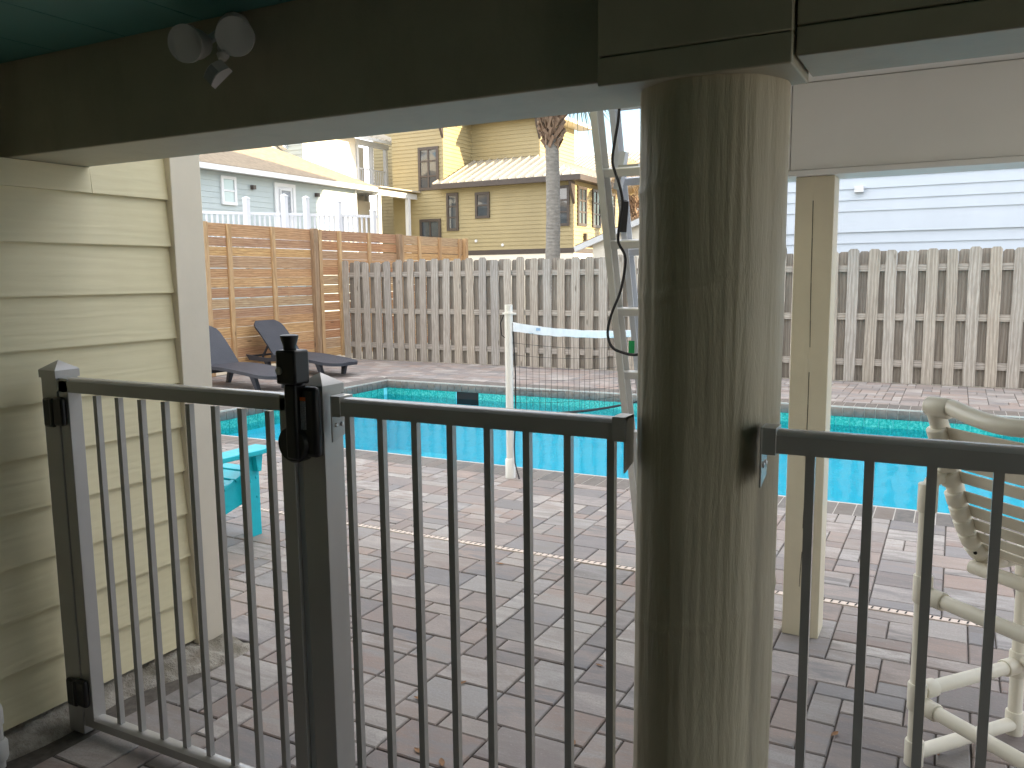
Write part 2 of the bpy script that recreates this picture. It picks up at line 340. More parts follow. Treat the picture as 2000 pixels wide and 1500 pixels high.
lay(-10.15, 3.6, 3.965, PY0-RIM)
lay(-10.15, 3.6, -2.6, 3.915, lambda x, y: not (x < -2.52 and y < 2.40))
lay(-10.15, PX0-RIM, PY0-RIM, 12.36)
lay(PX0-RIM, 3.6, PY1+RIM, 12.36)
def paver_mesh(b, x0, x1, y0, y1, z):
    g = .0029; x0 += g; x1 -= g; y0 += g; y1 -= g; e = .004
    t = [rnd.uniform(-.0012, .0012) for _ in range(4)]
    vs = [(x0, y0, -.02), (x1, y0, -.02), (x1, y1, -.02), (x0, y1, -.02),
          (x0, y0, z-e+t[0]), (x1, y0, z-e+t[1]), (x1, y1, z-e+t[2]), (x0, y1, z-e+t[3]),
          (x0+e, y0+e, z+t[0]), (x1-e, y0+e, z+t[1]), (x1-e, y1-e, z+t[2]), (x0+e, y1-e, z+t[3])]
    b.cur = (rnd.random(), rnd.random(), rnd.random(), 1)
    b.add(vs, [(0,1,5,4),(1,2,6,5),(2,3,7,6),(3,0,4,7),(4,5,9,8),(5,6,10,9),(6,7,11,10),(7,4,8,11),(8,9,10,11)])
def vis_size(p):
    q = project(((p[0]+p[1])/2, (p[2]+p[3])/2, 0))
    if not q or not (-30 < q[0] < 2030 and -30 < q[1] < 1530): return 0
    x, y = (p[0]+p[1])/2, (p[2]+p[3])/2
    if x < -2.6 and y*abs(-2.63/x) < 2.38: return 0      # behind the cream wall
    return (p[1]-p[0])*(p[3]-p[2])/q[2]**3
order = sorted(pavers, key=lambda p: -vis_size(p))
rest = MB()
for i, p in enumerate(order):
    z = rnd.uniform(-.0015, .0015)
    if i < 300 and vis_size(p) > 0:
        b = MB(); paver_mesh(b, *p, z); b.obj('paver', M['paver'], patio, smooth=0)
    else: paver_mesh(rest, *p, z)
rest.obj('pavers', M['paver'], patio, smooth=0, kind='stuff')

# ------------------------------------------------------------------ pool
zw, zb = -.222, -1.35
b = MB(); X0, X1, Y0, Y1 = PX0, PX1, PY0, PY1
b.quad((X0, Y0, zb), (X1, Y0, zb), (X1, Y1, zb), (X0, Y1, zb)).quad((X0, Y0, zb), (X0, Y0, -.07), (X1, Y0, -.07), (X1, Y0, zb)).quad((X0, Y1, zb), (X1, Y1, zb), (X1, Y1, -.07), (X0, Y1, -.07))
b.quad((X0, Y0, zb), (X0, Y1, zb), (X0, Y1, -.07), (X0, Y0, -.07)).quad((X1, Y0, zb), (X1, Y0, -.07), (X1, Y1, -.07), (X1, Y1, zb))
for k in range(3): b.box(X0+.001, X0+.5+.35*(3-k-1)+.0, Y0+.001, Y1-.001, zb+.0+.3*k+.001, zb+.3*(k+1)) if k < 1 else None
basin = b.obj('pool_basin', M['plaster'], kind='structure', smooth=0)
W0 = MB().quad((X0+.002, Y0+.002, zw), (X1-.002, Y0+.002, zw), (X1-.002, Y1-.002, zw), (X0+.002, Y1-.002, zw)).obj('water', M['water'], kind='structure', smooth=0)
# coping grout bed and bullnose bricks
b = MB()
b.box(X0+.0, X1, Y1-.014, Y1+RIM-.002, -.116, -.003).box(X0-RIM+.002, X1, Y0-RIM+.002, Y0+.014, -.116, -.003).box(X0-RIM+.002, X0+.014, Y0+.015, Y1+RIM-.003, -.117, -.0035)
b.obj('grout', M['grout'], basin)
def brick_mesh(w):
    b = MB(); h = .122; L = RIM; prof = [(-.012, -h), (-.020, -h+.010), (-.024, -.060), (-.019, -.026), (-.004, -.005), (.022, 0), (L, 0), (L, -h)]
    b.prism([(-w/2, y, z) for y, z in prof], (w, 0, 0)); me = b.obj('tmp', M['coping'], smooth=50); d = me.data; bpy.data.objects.remove(me); return d
bm_ = brick_mesh(.108); pitch = .115
for i in range(int((X1-X0)/pitch)+3):
    x = X0-.3+pitch*(i+.5)
    if x < 2.2 and x > X0-.05: place('coping_brick', bm_, None, basin, (x, Y1, 0))
    if x < 1.2 and x > X0-.05: place('coping_brick', bm_, None, basin, (x, Y0, -.001), (0, 0, math.pi))
for i in range(int((Y1-Y0)/pitch)+1):
    place('coping_brick', bm_, None, basin, (X0, Y0+pitch*(i+.5), 0), (0, 0, math.pi/2))
# rounded corner: fan of bricks
for a in (30, 60): place('coping_brick', bm_, None, basin, (X0, Y1, -.002), (0, 0, rad(a)))
tb = MB().box(-.0725, .0725, -.008, 0, -.30, -.1195).obj('t', M['tile'], smooth=0); tm = tb.data; bpy.data.objects.remove(tb)
for i in range(int((2.2-X0)/.15)):
    x = X0+.15*(i+.5)
    if abs(x+6.05) < .16: continue
    place('waterline_tile', tm, None, basin, (x, Y1, 0))
for i in range(int((Y1-Y0)/.15)): place('waterline_tile', tm, None, basin, (X0, Y0+.15*(i+.5), 0), (0, 0, math.pi/2))
MB().box(-6.23, -5.87, Y1-.009, Y1-.002, -.30, -.12).obj('skimmer_opening', M['hole'], basin)
# drain strip
dr = thing('channel_drain', 'narrow pale slotted drain strip running across the paver patio', 'drain', (-2, 3.94, 0))
MB().box(-10.1, 3.5, 3.921, 3.959, -.02, .001).obj('strip', M['drain'], dr)
b = MB()
for i in range(300):
    x = -8.0+i*.0345
    b.quad((x, 3.926, .0025), (x+.007, 3.926, .0025), (x+.013, 3.954, .0025), (x+.006, 3.954, .0025))
b.obj('slots', M['hole'], dr, kind='stuff', smooth=0)

# ------------------------------------------------------------------ near house: wall, beams, ceiling, piling, posts
hw = thing('house_wall', 'cream lap-sided house wall beside the open metal gate', 'wall', (-2.66, 1, 0))
b = MB(); b.box(-6, -2.675, -5, 2.36, -.05, 1.886).box(-6, -2.735, -5.4, 1.639, 1.8863, 2.34).box(-6, -2.675, 1.95, 2.361, 1.8865, 3.0); b.obj('wall_core', M['siding'], hw)
k = 0
while .061+.174*k < 2.6:
    z0 = .061+.174*k
    y0 = -5 if z0 < 1.75 else 1.92
    zt = z0+.178
    MB().prism([(-2.676, y0, z0), (-2.647, y0, z0), (-2.647, y0, z0+.004), (-2.663, y0, zt), (-2.676, y0, zt)], (0, 2.236-y0, 0)).obj('siding_board', M['siding'], hw, smooth=0)
    if 1.75 < z0 < 1.83: MB().prism([(-2.676, -5, z0), (-2.647, -5, z0), (-2.647, -5, z0+.004), (-2.652, -5, 1.886), (-2.676, -5, 1.886)], (0, 6.918, 0)).obj('siding_board', M['siding'], hw, smooth=0)
    k += 1
MB().box(-2.72, -2.628, 2.235, 2.378, .02, 2.95).obj('corner_board', M['trim'], hw, bev=.003)
MB().box(-2.72, -2.628, 2.235, 2.378, 1.893, 2.7).obj('corner_board', M['trim'], hw, bev=.003) if False else None
# rough footing
b = MB(); rr = random.Random(3); NX, NY = 7, 90; vs = []
for j in range(NY+1):
    for i in range(NX+1):
        y = -1.0+3.38*j/NY; x = -2.69+.15*i/NX*(1+.35*math.sin(y*3.1)+.2*math.sin(y*9))
        vs.append((x, y, max(-.012, .062*(1-i/NX)**1.1+rr.uniform(-.009, .011)*(1 if i < NX else 0)-(.012 if i == NX else 0))))
b.add(vs, [(j*(NX+1)+i, j*(NX+1)+i+1, (j+1)*(NX+1)+i+1, (j+1)*(NX+1)+i) for j in range(NY) for i in range(NX)]); b.obj('mortar_footing', M['mortar'], hw, smooth=60)

# upper storey and ceiling overhead, plus unseen carport walls added to dim the interior
ceil = MB().box(-2.67, 2.2, -5.2, 1.638, 2.20, 2.34).obj('carport_ceiling', M['teal'], kind='structure')
for i in range(16):
    x = -2.66+i*.30
    MB().box(x, x+.296, -5, 1.632, 2.168, 2.199).obj('ceiling_plank', M['teal'], ceil)
up = thing('upper_storey', 'cream upper storey of the house carried on the timber beam', 'building', (0, 0, 2.35))
MB().box(-6, 2.2, -5.2, 1.925, 2.345, 7).obj('wall', M['siding'], up)
bw_ = thing('carport_shade_wall', 'unseen cream back and side walls added to darken the carport', 'wall', (0, -5, 0))
MB().box(-2.7, 2.2, -5.4, -5.21, 0, 2.34).obj('back_wall', M['siding'], bw_); MB().box(2.0, 2.2, -5.2, .55, 0, 2.167).obj('side_wall', M['siding'], bw_)  # both out of view; side wall length shaped to limit light entering
# near beam
bm = thing('support_beam', 'long painted timber beam across the top of the opening', 'beam', (-1, 1.75, 1.89))
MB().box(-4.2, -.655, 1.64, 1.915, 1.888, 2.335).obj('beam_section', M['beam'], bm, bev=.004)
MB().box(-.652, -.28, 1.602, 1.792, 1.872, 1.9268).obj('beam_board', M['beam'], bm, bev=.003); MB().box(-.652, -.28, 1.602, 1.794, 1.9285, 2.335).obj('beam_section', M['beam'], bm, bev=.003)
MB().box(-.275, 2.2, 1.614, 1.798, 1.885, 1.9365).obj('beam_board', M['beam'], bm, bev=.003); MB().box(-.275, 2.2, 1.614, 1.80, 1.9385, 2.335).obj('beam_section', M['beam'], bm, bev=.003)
# porch at right
pb = thing('porch_beam', 'pale boxed porch beam resting on the square post', 'beam', (0, 3.5, 1.9))
MB().box(-.60, 2.2, 3.468, 3.64, 1.897, 2.224).obj('fascia', M['porchbeam'], pb, bev=.003)
MB().box(-.615, 2.2, 3.452, 3.655, 1.874, 1.8955).obj('drip_trim', M['porchbeam'], pb, bev=.003)
MB().box(-.73, -.602, 2.35, 3.640, 1.897, 2.222).obj('side_beam', M['porchbeam'], pb, bev=.003)
MB().box(-.745, -.6165, 2.35, 3.655, 1.874, 1.8955).obj('side_trim', M['porchbeam'], pb, bev=.003)
MB().box(-.62, 2.2, 1.803, 3.66, 2.226, 2.344).obj('porch_ceiling', M['porchbeam'], kind='structure')
pp = thing('porch_post', 'square cream porch post with a long crack, right of the round pillar', 'post', (-.507, 3.55, 0))
MB().box(-.579, -.435, 3.482, 3.624, .001, 1.873).obj('shaft', M['post'], pp, bev=.003)
b = MB(); rr = random.Random(5)
x = -.512; z = 1.78
while z > .25:
    l = rr.uniform(.05, .2); x2 = x+rr.uniform(-.004, .003)
    b.quad((x-.0014, 3.4812, z), (x+.0014, 3.4812, z), (x2+.001, 3.4812, z-l), (x2-.001, 3.4812, z-l)); x = x2; z -= l+rr.choice([0, 0, .04, .1])
b.obj('crack', M['hole'], pp, smooth=0, kind='stuff')
# round piling
b = MB(); rr = random.Random(8); NA, NZ = 128, 190
prof = [rr.uniform(-1, 1) for _ in range(NA)]
vs = []
for j in range(NZ+1):
    z = -.02+1.895*j/NZ
    for i in range(NA):
        a = 2*math.pi*i/NA
        r = .1445+.003*math.sin(a*2+z)+.0016*math.sin(a*7+z*.8)+.0013*prof[i]*math.sin(z*1.3+i)+.0022*math.sin(z*2.1+a)
        for zr, am in ((.42, .0035), (.80, .003), (1.17, .004), (1.50, .0035), (1.72, .003)):      # spiral ridges left by peeling
            d = z-(zr+.05*math.sin(a+1.0)+.004*math.sin(a*9+zr*20)); r += am*math.exp(-(d/.010)**2)*(.45+.55*math.sin(a*1.5+zr*9))
        vs.append((-.462+r*math.cos(a)+.006*(z-1), 1.757+r*math.sin(a), z))
b.add(vs, [(j*NA+i, j*NA+(i+1) % NA, (j+1)*NA+(i+1) % NA, (j+1)*NA+i) for j in range(NZ) for i in range(NA)])
pil = tag(b.obj('timber_piling', M['piling'], smooth=60), 'thick round cream-painted timber pillar in front of the pool', 'pillar')

# ------------------------------------------------------------------ metal fence and gate
RY, RT = 1.635, 1.20
def rail(b, x0, x1, y=RY, z0=1.155, z1=RT, d=.046):
    pr = [(y, z0), (y+d, z0), (y+d, z1-.010), (y+d-.006, z1-.003), (y+d-.014, z1), (y+.014, z1), (y+.006, z1-.003), (y, z1-.010)]
    return b.prism([(x0, a, c) for a, c in pr][::-1], (x1-x0, 0, 0))
bal = MB().box(-.0085, .0085, -.0085, .0085, 0, 1.08).obj('t', M['rail'], smooth=0); balm = bal.data; bpy.data.objects.remove(bal)
def panel(label, x0, x1, xs, ends):
    p = thing('railing_panel', label, 'railing', ((x0+x1)/2, RY, 0), 'metal pool fence panels')
    rail(MB(), x0, x1).obj('top_rail', M['rail'], p)
    rail(MB(), x0, x1, z0=.05, z1=.085).obj('bottom_rail', M['rail'], p)
    for x in xs: place('baluster', balm, None, p, (x, RY+.023, .08))
    for xe, s in ends:
        br = MB().prism([(xe, RY-.004, 1.205), (xe, RY+.050, 1.205), (xe, RY+.050, 1.10), (xe, RY-.004, 1.085)], (.004*s, 0, 0))
        br.box(min(xe, xe+s*.03), max(xe, xe+s*.03), RY-.0035, RY+.0495, 1.1515, 1.2045); bo = br.obj('bracket', M['rail'], p, bev=.001)
        for dy in (.012, .034): MB().lathe((xe+s*.004, RY+dy, 1.128), (s, 0, 0), [(.006, 0), (.006, .002), (.003, .004)], 10).obj('screw', M['screw'], bo)
panel('dark metal railing panel between the latch post and the round pillar', -1.39, -.598, [-1.351+.1017*i for i in range(8)], [(-1.389, 1), (-.599, -1)])
panel('dark metal railing panel right of the round pillar', -.322, 2.6, [-.232+.1045*i for i in range(27)], [(-.323, 1)])
def fpost(label, x, y, top=1.225, w=.076, name='gate_post'):
    p = thing(name, label, 'post', (x, y, 0))
    MB().box(x-w/2, x+w/2, y-w/2, y+w/2, .0, top-.005).obj('shaft', M['rail'], p, bev=.002)
    b = MB(); h = w/2+.004; z = top-.028
    vs = [(x-h, y-h, z), (x+h, y-h, z), (x+h, y+h, z), (x-h, y+h, z), (x-h, y-h, top-.004), (x+h, y-h, top-.004), (x+h, y+h, top-.004), (x-h, y+h, top-.004),
          (x-h+.004, y-h+.004, top), (x+h-.004, y-h+.004, top), (x+h-.004, y+h-.004, top), (x-h+.004, y+h-.004, top), (x, y, top+.026)]
    b.add(vs, [(0,3,2,1),(0,1,5,4),(1,2,6,5),(2,3,7,6),(3,0,4,7),(4,5,9,8),(5,6,10,9),(6,7,11,10),(7,4,8,11),(8,9,12),(9,10,12),(10,11,12),(11,8,12)])
    b.obj('cap', M['rail'], p, smooth=20); return p
hp = fpost('metal gate post with pyramid cap against the cream siding', -2.535, 1.672)
lp = fpost('metal latch post with pyramid cap and black latch', -1.455, 1.674, 1.232)
# gate
gt = thing('pool_gate', 'dark metal swing gate hung on black hinges beside the cream wall', 'gate', (-2.0, RY, .03))
MB().box(-2.490, -2.444, RY, RY+.046, .032, RT-.002).obj('stile', M['rail'], gt, bev=.002)
MB().box(-1.566, -1.520, RY, RY+.046, .032, RT-.002).obj('stile', M['rail'], gt, bev=.002)
rail(MB(), -2.4995, -1.5125).obj('top_rail', M['rail'], gt); rail(MB(), -2.4435, -1.5665, z0=.033, z1=.070, d=.045).obj('bottom_rail', M['rail'], gt)
for i in range(8): place('baluster', balm, None, gt, (-2.337+.1019*i, RY+.023, .068))
for zc in (1.09, .150):
    b = MB(); b.box(-2.553, -2.503, RY-.018, RY-.002, zc-.05, zc+.045); h = b.obj('hinge', M['black'], gt, bev=.008)
    MB().box(-2.502, -2.452, RY-.020, RY-.0005, zc-.042, zc+.05).obj('hinge_leaf', M['black'], h, bev=.008)
    MB().lathe((-2.5025, RY-.014, zc-.04), (0, 0, 1), [(.011, 0), (.011, .085)], 12).obj('hinge_pin', M['black'], h)
MB().box(-1.5185, -1.4945, RY+.012, RY+.018, .03, 1.15).obj('latch_stop', M['alu_white'], lp)
# latch on the post
la = MB().box(-1.515, -1.450, 1.575, 1.630, 1.235, 1.322).obj('latch', M['black'], lp, bev=.006)
MB().lathe((-1.4885, 1.602, 1.322), (0, 0, 1), [(.016, 0), (.0165, .010), (.023, .032), (.023, .036), (.018, .038)], 20).obj('knob', M['black'], la)
MB().box(-1.504, -1.4655, 1.588, 1.632, 1.04, 1.2345).obj('latch_body', M['black'], la, bev=.006)
MB().box(-1.4652, -1.415, 1.605, 1.634, 1.045, 1.228).obj('latch_plate', M['black'], la, bev=.012)
MB().lathe((-1.492, 1.633, 1.078), (0, -1, 0), [(.050, 0), (.050, .030), (.044, .038), (0, .039)], 28).obj('latch_disc', M['black'], la)
MB().box(-1.4642, -1.4470, 1.6030, 1.6046, 1.192, 1.2015).obj('warning_strip', M['orange_print'], la)
MB().box(-1.4640, -1.4470, 1.6030, 1.6046, 1.118, 1.1915).obj('label_strip', M['label'], la)
MB().lathe((-1.502, 1.575, 1.27), (0, -1, 0), [(.010, 0), (.010, .004), (.006, .005), (.006, .002)], 16).obj('key_lock', M['screw'], la)

# ------------------------------------------------------------------ flood light on the beam
fl = thing('flood_light', 'white twin-head security flood light with motion sensor on the beam', 'light', (-1.64, 1.63, 2.12))
b = MB().lathe((-1.655, 1.639, 2.118), (0, -1, 0), [(.052, 0), (.052, .018), (.044, .028), (.02, .034)], 24); b.obj('mount_plate', M['white_plastic'], fl)
for c, d in (((-1.684, 1.50, 2.069), V((.30, -.93, -.22))), ((-1.535, 1.515, 2.068), V((.50, -.80, -.25)))):
    d = d.normalized(); c = V(c)
    hd = MB().lathe(c-d*.085, d, [(.012, 0), (.030, .008), (.036, .03), (.041, .07), (.0445, .075), (.0445, .088), (.0395, .088), (.0395, .082)], 28).obj('lamp_head', M['white_plastic'], fl)
    MB().lathe(c-d*.003, d, [(.0394, -.004), (.030, .002), (.012, .005), (0, .0055)], 24).obj('lens', M['lens'], hd)
    MB().tube([c-d*.08, (c-d*.08+V((-1.645, 1.615, 2.115)))/2+V((0, 0, .01)), (-1.645, 1.615, 2.115)], .011, 10).obj('arm', M['white_plastic'], hd)
MB().lathe((-1.652, 1.595, 2.085), (0.05, -.3, -1), [(.014, 0), (.017, .012), (.013, .022), (.016, .03), (.010, .042)], 14).obj('sensor_neck', M['white_plastic'], fl)
b = MB(); ax = V((-.55, -.35, -.62)).normalized(); sd = V((.75, -.1, -.62)); sd = (sd-ax*sd.dot(ax)).normalized(); nn = ax.cross(sd)
o0 = V((-1.628, 1.57, 2.030)); pts = []
for i in range(6):
    t = i/5; off = nn*(.012*math.sin(t*math.pi))
    pts.append((o0+ax*(.062*t)+off-sd*.020, o0+ax*(.062*t)+off+sd*.020, o0+ax*(.062*t)-nn*.016-sd*.018, o0+ax*(.062*t)-nn*.016+sd*.018))
vs = [p for q in pts for p in q]; fs = []
for i in range(5):
    a = i*4; fs += [(a, a+1, a+5, a+4), (a+2, a+6, a+7, a+3), (a, a+4, a+6, a+2), (a+1, a+3, a+7, a+5)]
fs += [(0, 2, 3, 1), (20, 21, 23, 22)]
sn = b.add(vs, fs).obj('sensor', M['white_plastic'], fl)
b = MB()
for i in range(2, 5): b.quad(pts[i][0]+nn*.001+sd*.003, pts[i][1]+nn*.001-sd*.003, pts[min(i+1, 5)][1]+nn*.001-sd*.003, pts[min(i+1, 5)][0]+nn*.001+sd*.003)
b.obj('sensor_window', M['lens'], sn)

# ------------------------------------------------------------------ pipe stub at the wall foot
ps = thing('pipe_stub', 'capped white plastic pipe stub rising by the wall foot', 'pipe', (-2.575, 1.40, 0))
MB().tube([(-2.575, 1.40, -.02), (-2.575, 1.40, .18)], .0165, 16).obj('pipe', M['pvc_white'], ps)
MB().lathe((-2.575, 1.40, .015), (0, 0, 1), [(.022, 0), (.027, .012), (.027, .06), (.021, .07)], 18).obj('coupling', M['pvc_white'], ps)
MB().lathe((-2.575, 1.40, .135), (0, 0, 1), [(.021, 0), (.021, .045), (.018, .060), (.010, .069), (0, .071)], 18).obj('cap', M['pvc_white'], ps)
MB().lathe((-2.562, 1.383, .030), (.5, -.8, 0), [(.011, 0), (.011, .010), (.006, .012)], 12).obj('valve_button', M['blue_print'], ps)

# ------------------------------------------------------------------ gray shadow-box fence
FY = 12.40
gf = thing('picket_fence', 'weathered grey shadow-box picket fence behind the pool', 'fence', (-4, FY, 0))
def picket(seed, mat):
    r = random.Random(seed); b = MB(); w = .14; h = 1.80; nz = 8; vs = []
    for j in range(nz+1):
        z = (h-.03)*j/nz; dx = r.uniform(-.003, .003); dy = r.uniform(-.004, .004)
        vs += [(-w/2+dx, dy, z), (w/2+dx, dy, z), (w/2+dx, dy+.018, z), (-w/2+dx, dy+.018, z)]
    c = .028; vs += [(-w/2+c, 0, h), (w/2-c, 0, h), (w/2-c, .018, h), (-w/2+c, .018, h)]
    fs = []
    for j in range(nz+1):
        a = 4*j; fs += [(a, a+1, a+5, a+4), (a+1, a+2, a+6, a+5), (a+2, a+3, a+7, a+6), (a+3, a, a+4, a+7)]
    a = 4*(nz+1); fs += [(a, a+1, a+2, a+3)]
    o = b.add(vs, fs).obj('t', mat, smooth=30); d = o.data; bpy.data.objects.remove(o); return d
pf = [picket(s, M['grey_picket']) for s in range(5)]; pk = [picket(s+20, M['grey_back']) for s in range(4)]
rr = random.Random(21); x = -10.08
while x < 1.9:
    place('picket', rr.choice(pf), None, gf, (x, FY, .0), (rr.uniform(-.008, .008), rr.uniform(-.012, .012), rr.uniform(-.05, .05)), (rr.uniform(.92, 1.05), 1, rr.uniform(.985, 1.016)))
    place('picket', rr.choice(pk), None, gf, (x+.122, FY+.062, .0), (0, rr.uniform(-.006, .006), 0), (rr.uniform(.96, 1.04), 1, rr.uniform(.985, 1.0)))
    x += .244+rr.uniform(-.004, .004)
for z in (1.56, .90, .27): MB().box(-10.15, 1.95, FY+.020, FY+.058, z-.045, z+.045).obj('rail', M['grey_rail'], gf)
for x in (-7.7, -5.3, -2.9, -.5, 1.9): MB().box(x-.045, x+.045, FY+.083, FY+.17, 0, 1.7).obj('post', M['grey_back'], gf)

# ------------------------------------------------------------------ new pine fence at left
OX = -10.25
of = thing('board_fence', 'tall new pine privacy fence of horizontal boards beside the loungers', 'fence', (OX, 11, 0))
rr = random.Random(4)
bays = [(6.75, 9.22), (9.22, 11.72), (11.72, 14.32), (14.32, 16.95)]
for y0, y1 in bays:
    z = .07
    while z < 2.34:
        h = rr.choice([.14, .145, .15, .165, .18]); g = rr.choice([.003, .006, .009, .013, .015])
        if z+h > 2.26: h = 2.375-z
        bo = MB().box(-.0095, .0095, -(y1-y0)/2+.003, (y1-y0)/2-.003, 0, h).obj('board', M['new_board'], of, smooth=0)
        bo.location = (OX-.01, (y0+y1)/2, z); bo.rotation_euler = (rr.uniform(-.0035, .0035), 0, 0)
        z += h+g
for y in (6.75, 9.22, 11.72, 14.32, 16.95):
    MB().box(OX+.002, OX+.095, y-.055, y+.055, 0, 2.385).obj('post', M['old_post'] if y in (11.72, 14.32) else M['new_post'], of, bev=.003)
for y in (7.6, 8.4, 9.75, 10.72, 11.90, 12.45, 13.35, 14.46, 15.1, 15.9, 16.75):
    MB().box(OX+.001, OX+.04, y-.044, y+.044, .05, 2.375).obj('batten', M['new_post'], of, bev=.002)

# ------------------------------------------------------------------ sun loungers
def lounger():
    t = thing('sun_lounger', '', 'lounger', (0, 0, 0), 'charcoal sun loungers')
    # local: x from tail (0) to foot (1.9), y width, z up
    def side(u):     # top of the deck
        return .27+.035*math.sin((u-.1)*2.6)-.02*max(0, u-1.5)**1*2
    N = 26; b = MB(); vs = []
    for i in range(N+1):
        u = .50+1.40*i/N; w = .33*(1 if u < 1.6 else math.sqrt(max(.05, 1-((u-1.6)/.315)**2*.85))); z = side(u)
        vs += [(u, -w, z), (u, w, z), (u, w, z-.045), (u, -w, z-.045), (u, 0, z+.010)]
    fs = []
    for i in range(N):
        a = 5*i; c = a+5; fs += [(a, c, c+4, a+4), (a+4, c+4, c+1, a+1), (a+1, c+1, c+2, a+2), (a+2, c+2, c+3, a+3), (a+3, c+3, c, a)]
    fs += [(0, 4, 1, 2, 3), (5*N, 5*N+3, 5*N+2, 5*N+1, 5*N+4)]
    b.add(vs, fs).obj('seat', M['charcoal'], t, smooth=50)
    b = MB()
    for s in (-1, 1):
        b.prism([(-.12, s*.33-.0225*s-.02, .285), (-.04, s*.33-.0225*s-.02, .20), (.3, s*.33-.0225*s-.02, .185), (.66, s*.33-.0225*s-.02, .205), (.66, s*.33-.0225*s-.02, .268), (.35, s*.33-.0225*s-.02, .245), (.1, s*.33-.0225*s-.02, .262)], (0, .04, 0))
    b.box(-.08, -.04, -.3, .3, .24, .27).box(.60, .64, -.3, .3, .2, .24); b.obj('frame', M['charcoal'], t)
    # raised back
    b = MB(); N = 10; vs = []
    for i in range(N+1):
        q = i/N; L = .78*q; ang = rad(46); x = .54-L*math.cos(ang); z = .27+L*math.sin(ang)+.03*math.sin(q*math.pi)
        w = .285*(1 if q < .8 else math.sqrt(max(.2, 1-((q-.8)/.2)**2*.55))); nx, nz = math.sin(ang)*.028, math.cos(ang)*.028
        vs += [(x, -w, z), (x, w, z), (x-nx, w, z-nz), (x-nx, -w, z-nz)]
    fs = []
    for i in range(N):
        a = 4*i; fs += [(a, a+1, a+5, a+4), (a+1, a+2, a+6, a+5), (a+2, a+3, a+7, a+6), (a+3, a, a+4, a+7)]
    fs += [(3, 2, 1, 0), (4*N, 4*N+1, 4*N+2, 4*N+3)]
    b.add(vs, fs).obj('backrest', M['charcoal'], t, smooth=40)
    for s in (-.2, .2): MB().bar((.30, s, .46), (.14, s, .24), .025, .03).obj('back_strut', M['charcoal'], t)
    for u in (1.52, .34):
        for s in (-1, 1):
            sp = .06 if u > 1 else -.03
            b = MB(); 
            p = [(u-.055, s*.29, .235), (u+.055, s*.29, .235), (u+.028+sp*.3, s*.22, 0), (u-.028+sp*.3, s*.22, 0)]
            b.add([(x, y-.03, z) for x, y, z in p]+[(x, y+.03, z) for x, y, z in p], [(0,1,2,3),(7,6,5,4),(0,4,5,1),(1,5,6,2),(2,6,7,3),(3,7,4,0)])
            b.obj('leg', M['charcoal'], t, bev=.006)
        MB().box(u-.03, u+.03, -.26, .26, .18, .232).obj('leg_brace', M['charcoal'], t, bev=.006)
    return t
lo = lounger()
lo['label'] = 'charcoal sun lounger with raised back near the fence corner'
lo2 = copy_tree(lo); lo2['label'] = 'charcoal sun lounger partly hidden by the cream wall corner'
TH = rad(-6)
for o, f in ((lo, (-8.54, 10.12)), (lo2, (-8.24, 8.47))):
    o.location = (f[0]-1.53*math.cos(TH), f[1]-1.53*math.sin(TH), 0); o.rotation_euler = (0, 0, TH)

# ------------------------------------------------------------------ adirondack chair
ADX = .04
ad = thing('adirondack_chair', 'turquoise slatted garden chair facing the pool behind the gate', 'chair', (-3.9, 3.3, 0))
for x0 in (-3.66, -4.26):
    l_ = MB().box(x0, x0+.045, 3.45, 3.545, 0, .492).obj('leg', M['turq'], ad, bev=.003)
    if x0 > -4:
        for y, z in ((3.475, .335), (3.520, .350), (3.522, .235)): MB().lathe((x0+.0455, y, z), (1, 0, 0), [(.009, 0), (.008, .003), (.003, .005)], 10).obj('bolt', M['turq'], l_)
    xo = x0+.046 if x0 > -4 else x0-.036
    MB().prism([(xo, 3.49, .492), (xo, 3.545, .492), (xo, 3.53, .39), (xo, 3.50, .39)], (.035, 0, 0)).obj('arm_bracket', M['turq'], ad, bev=.002)
    xs = x0-.028 if x0 > -4 else x0+.047
    MB().prism([(xs, 3.57, .37), (xs, 3.57, .25), (xs, 3.45, .20), (xs, 2.62, .0), (xs, 2.50, .0), (xs, 2.75, .13), (xs, 3.15, .285), (xs, 3.45, .37)][::-1], (.026, 0, 0)).obj('stringer', M['turq'], ad, bev=.002)
    MB().prism([(x0-.05, 3.62, .494), (x0+.10, 3.62, .494), (x0+.115, 3.5, .494), (x0+.095, 3.2, .494), (x0+.06, 2.68, .494), (x0-.02, 2.68, .494), (x0-.04, 3.2, .494)], (0, 0, .028)).obj('armrest', M['turq'], ad, bev=.004)
for i in range(7):
    y = 3.53-.088*i; z = .373-.0 if i < 1 else .373-.034*(i-.4)*1.0
    s_ = MB().box(-.285, .285, -.040, .040, 0, .022).obj('seat_slat', M['turq'], ad, bev=.003); s_.location = (-3.937, y, z); s_.rotation_euler = (rad(4 if i < 1 else 21), 0, 0)
for i in range(6):
    a = (i-2.5); s_ = MB().box(-.042, .042, -.011, .011, 0, .80-.02*a*a).obj('back_slat', M['turq'], ad, bev=.003); s_.location = (-3.937+a*.09, 2.93, .15); s_.rotation_euler = (rad(24), rad(a*1.5), 0)
MB().box(-4.22, -3.65, 2.78, 2.81, .40, .48).obj('back_rail', M['turq'], ad, bev=.003)

ad.location.x += ADX

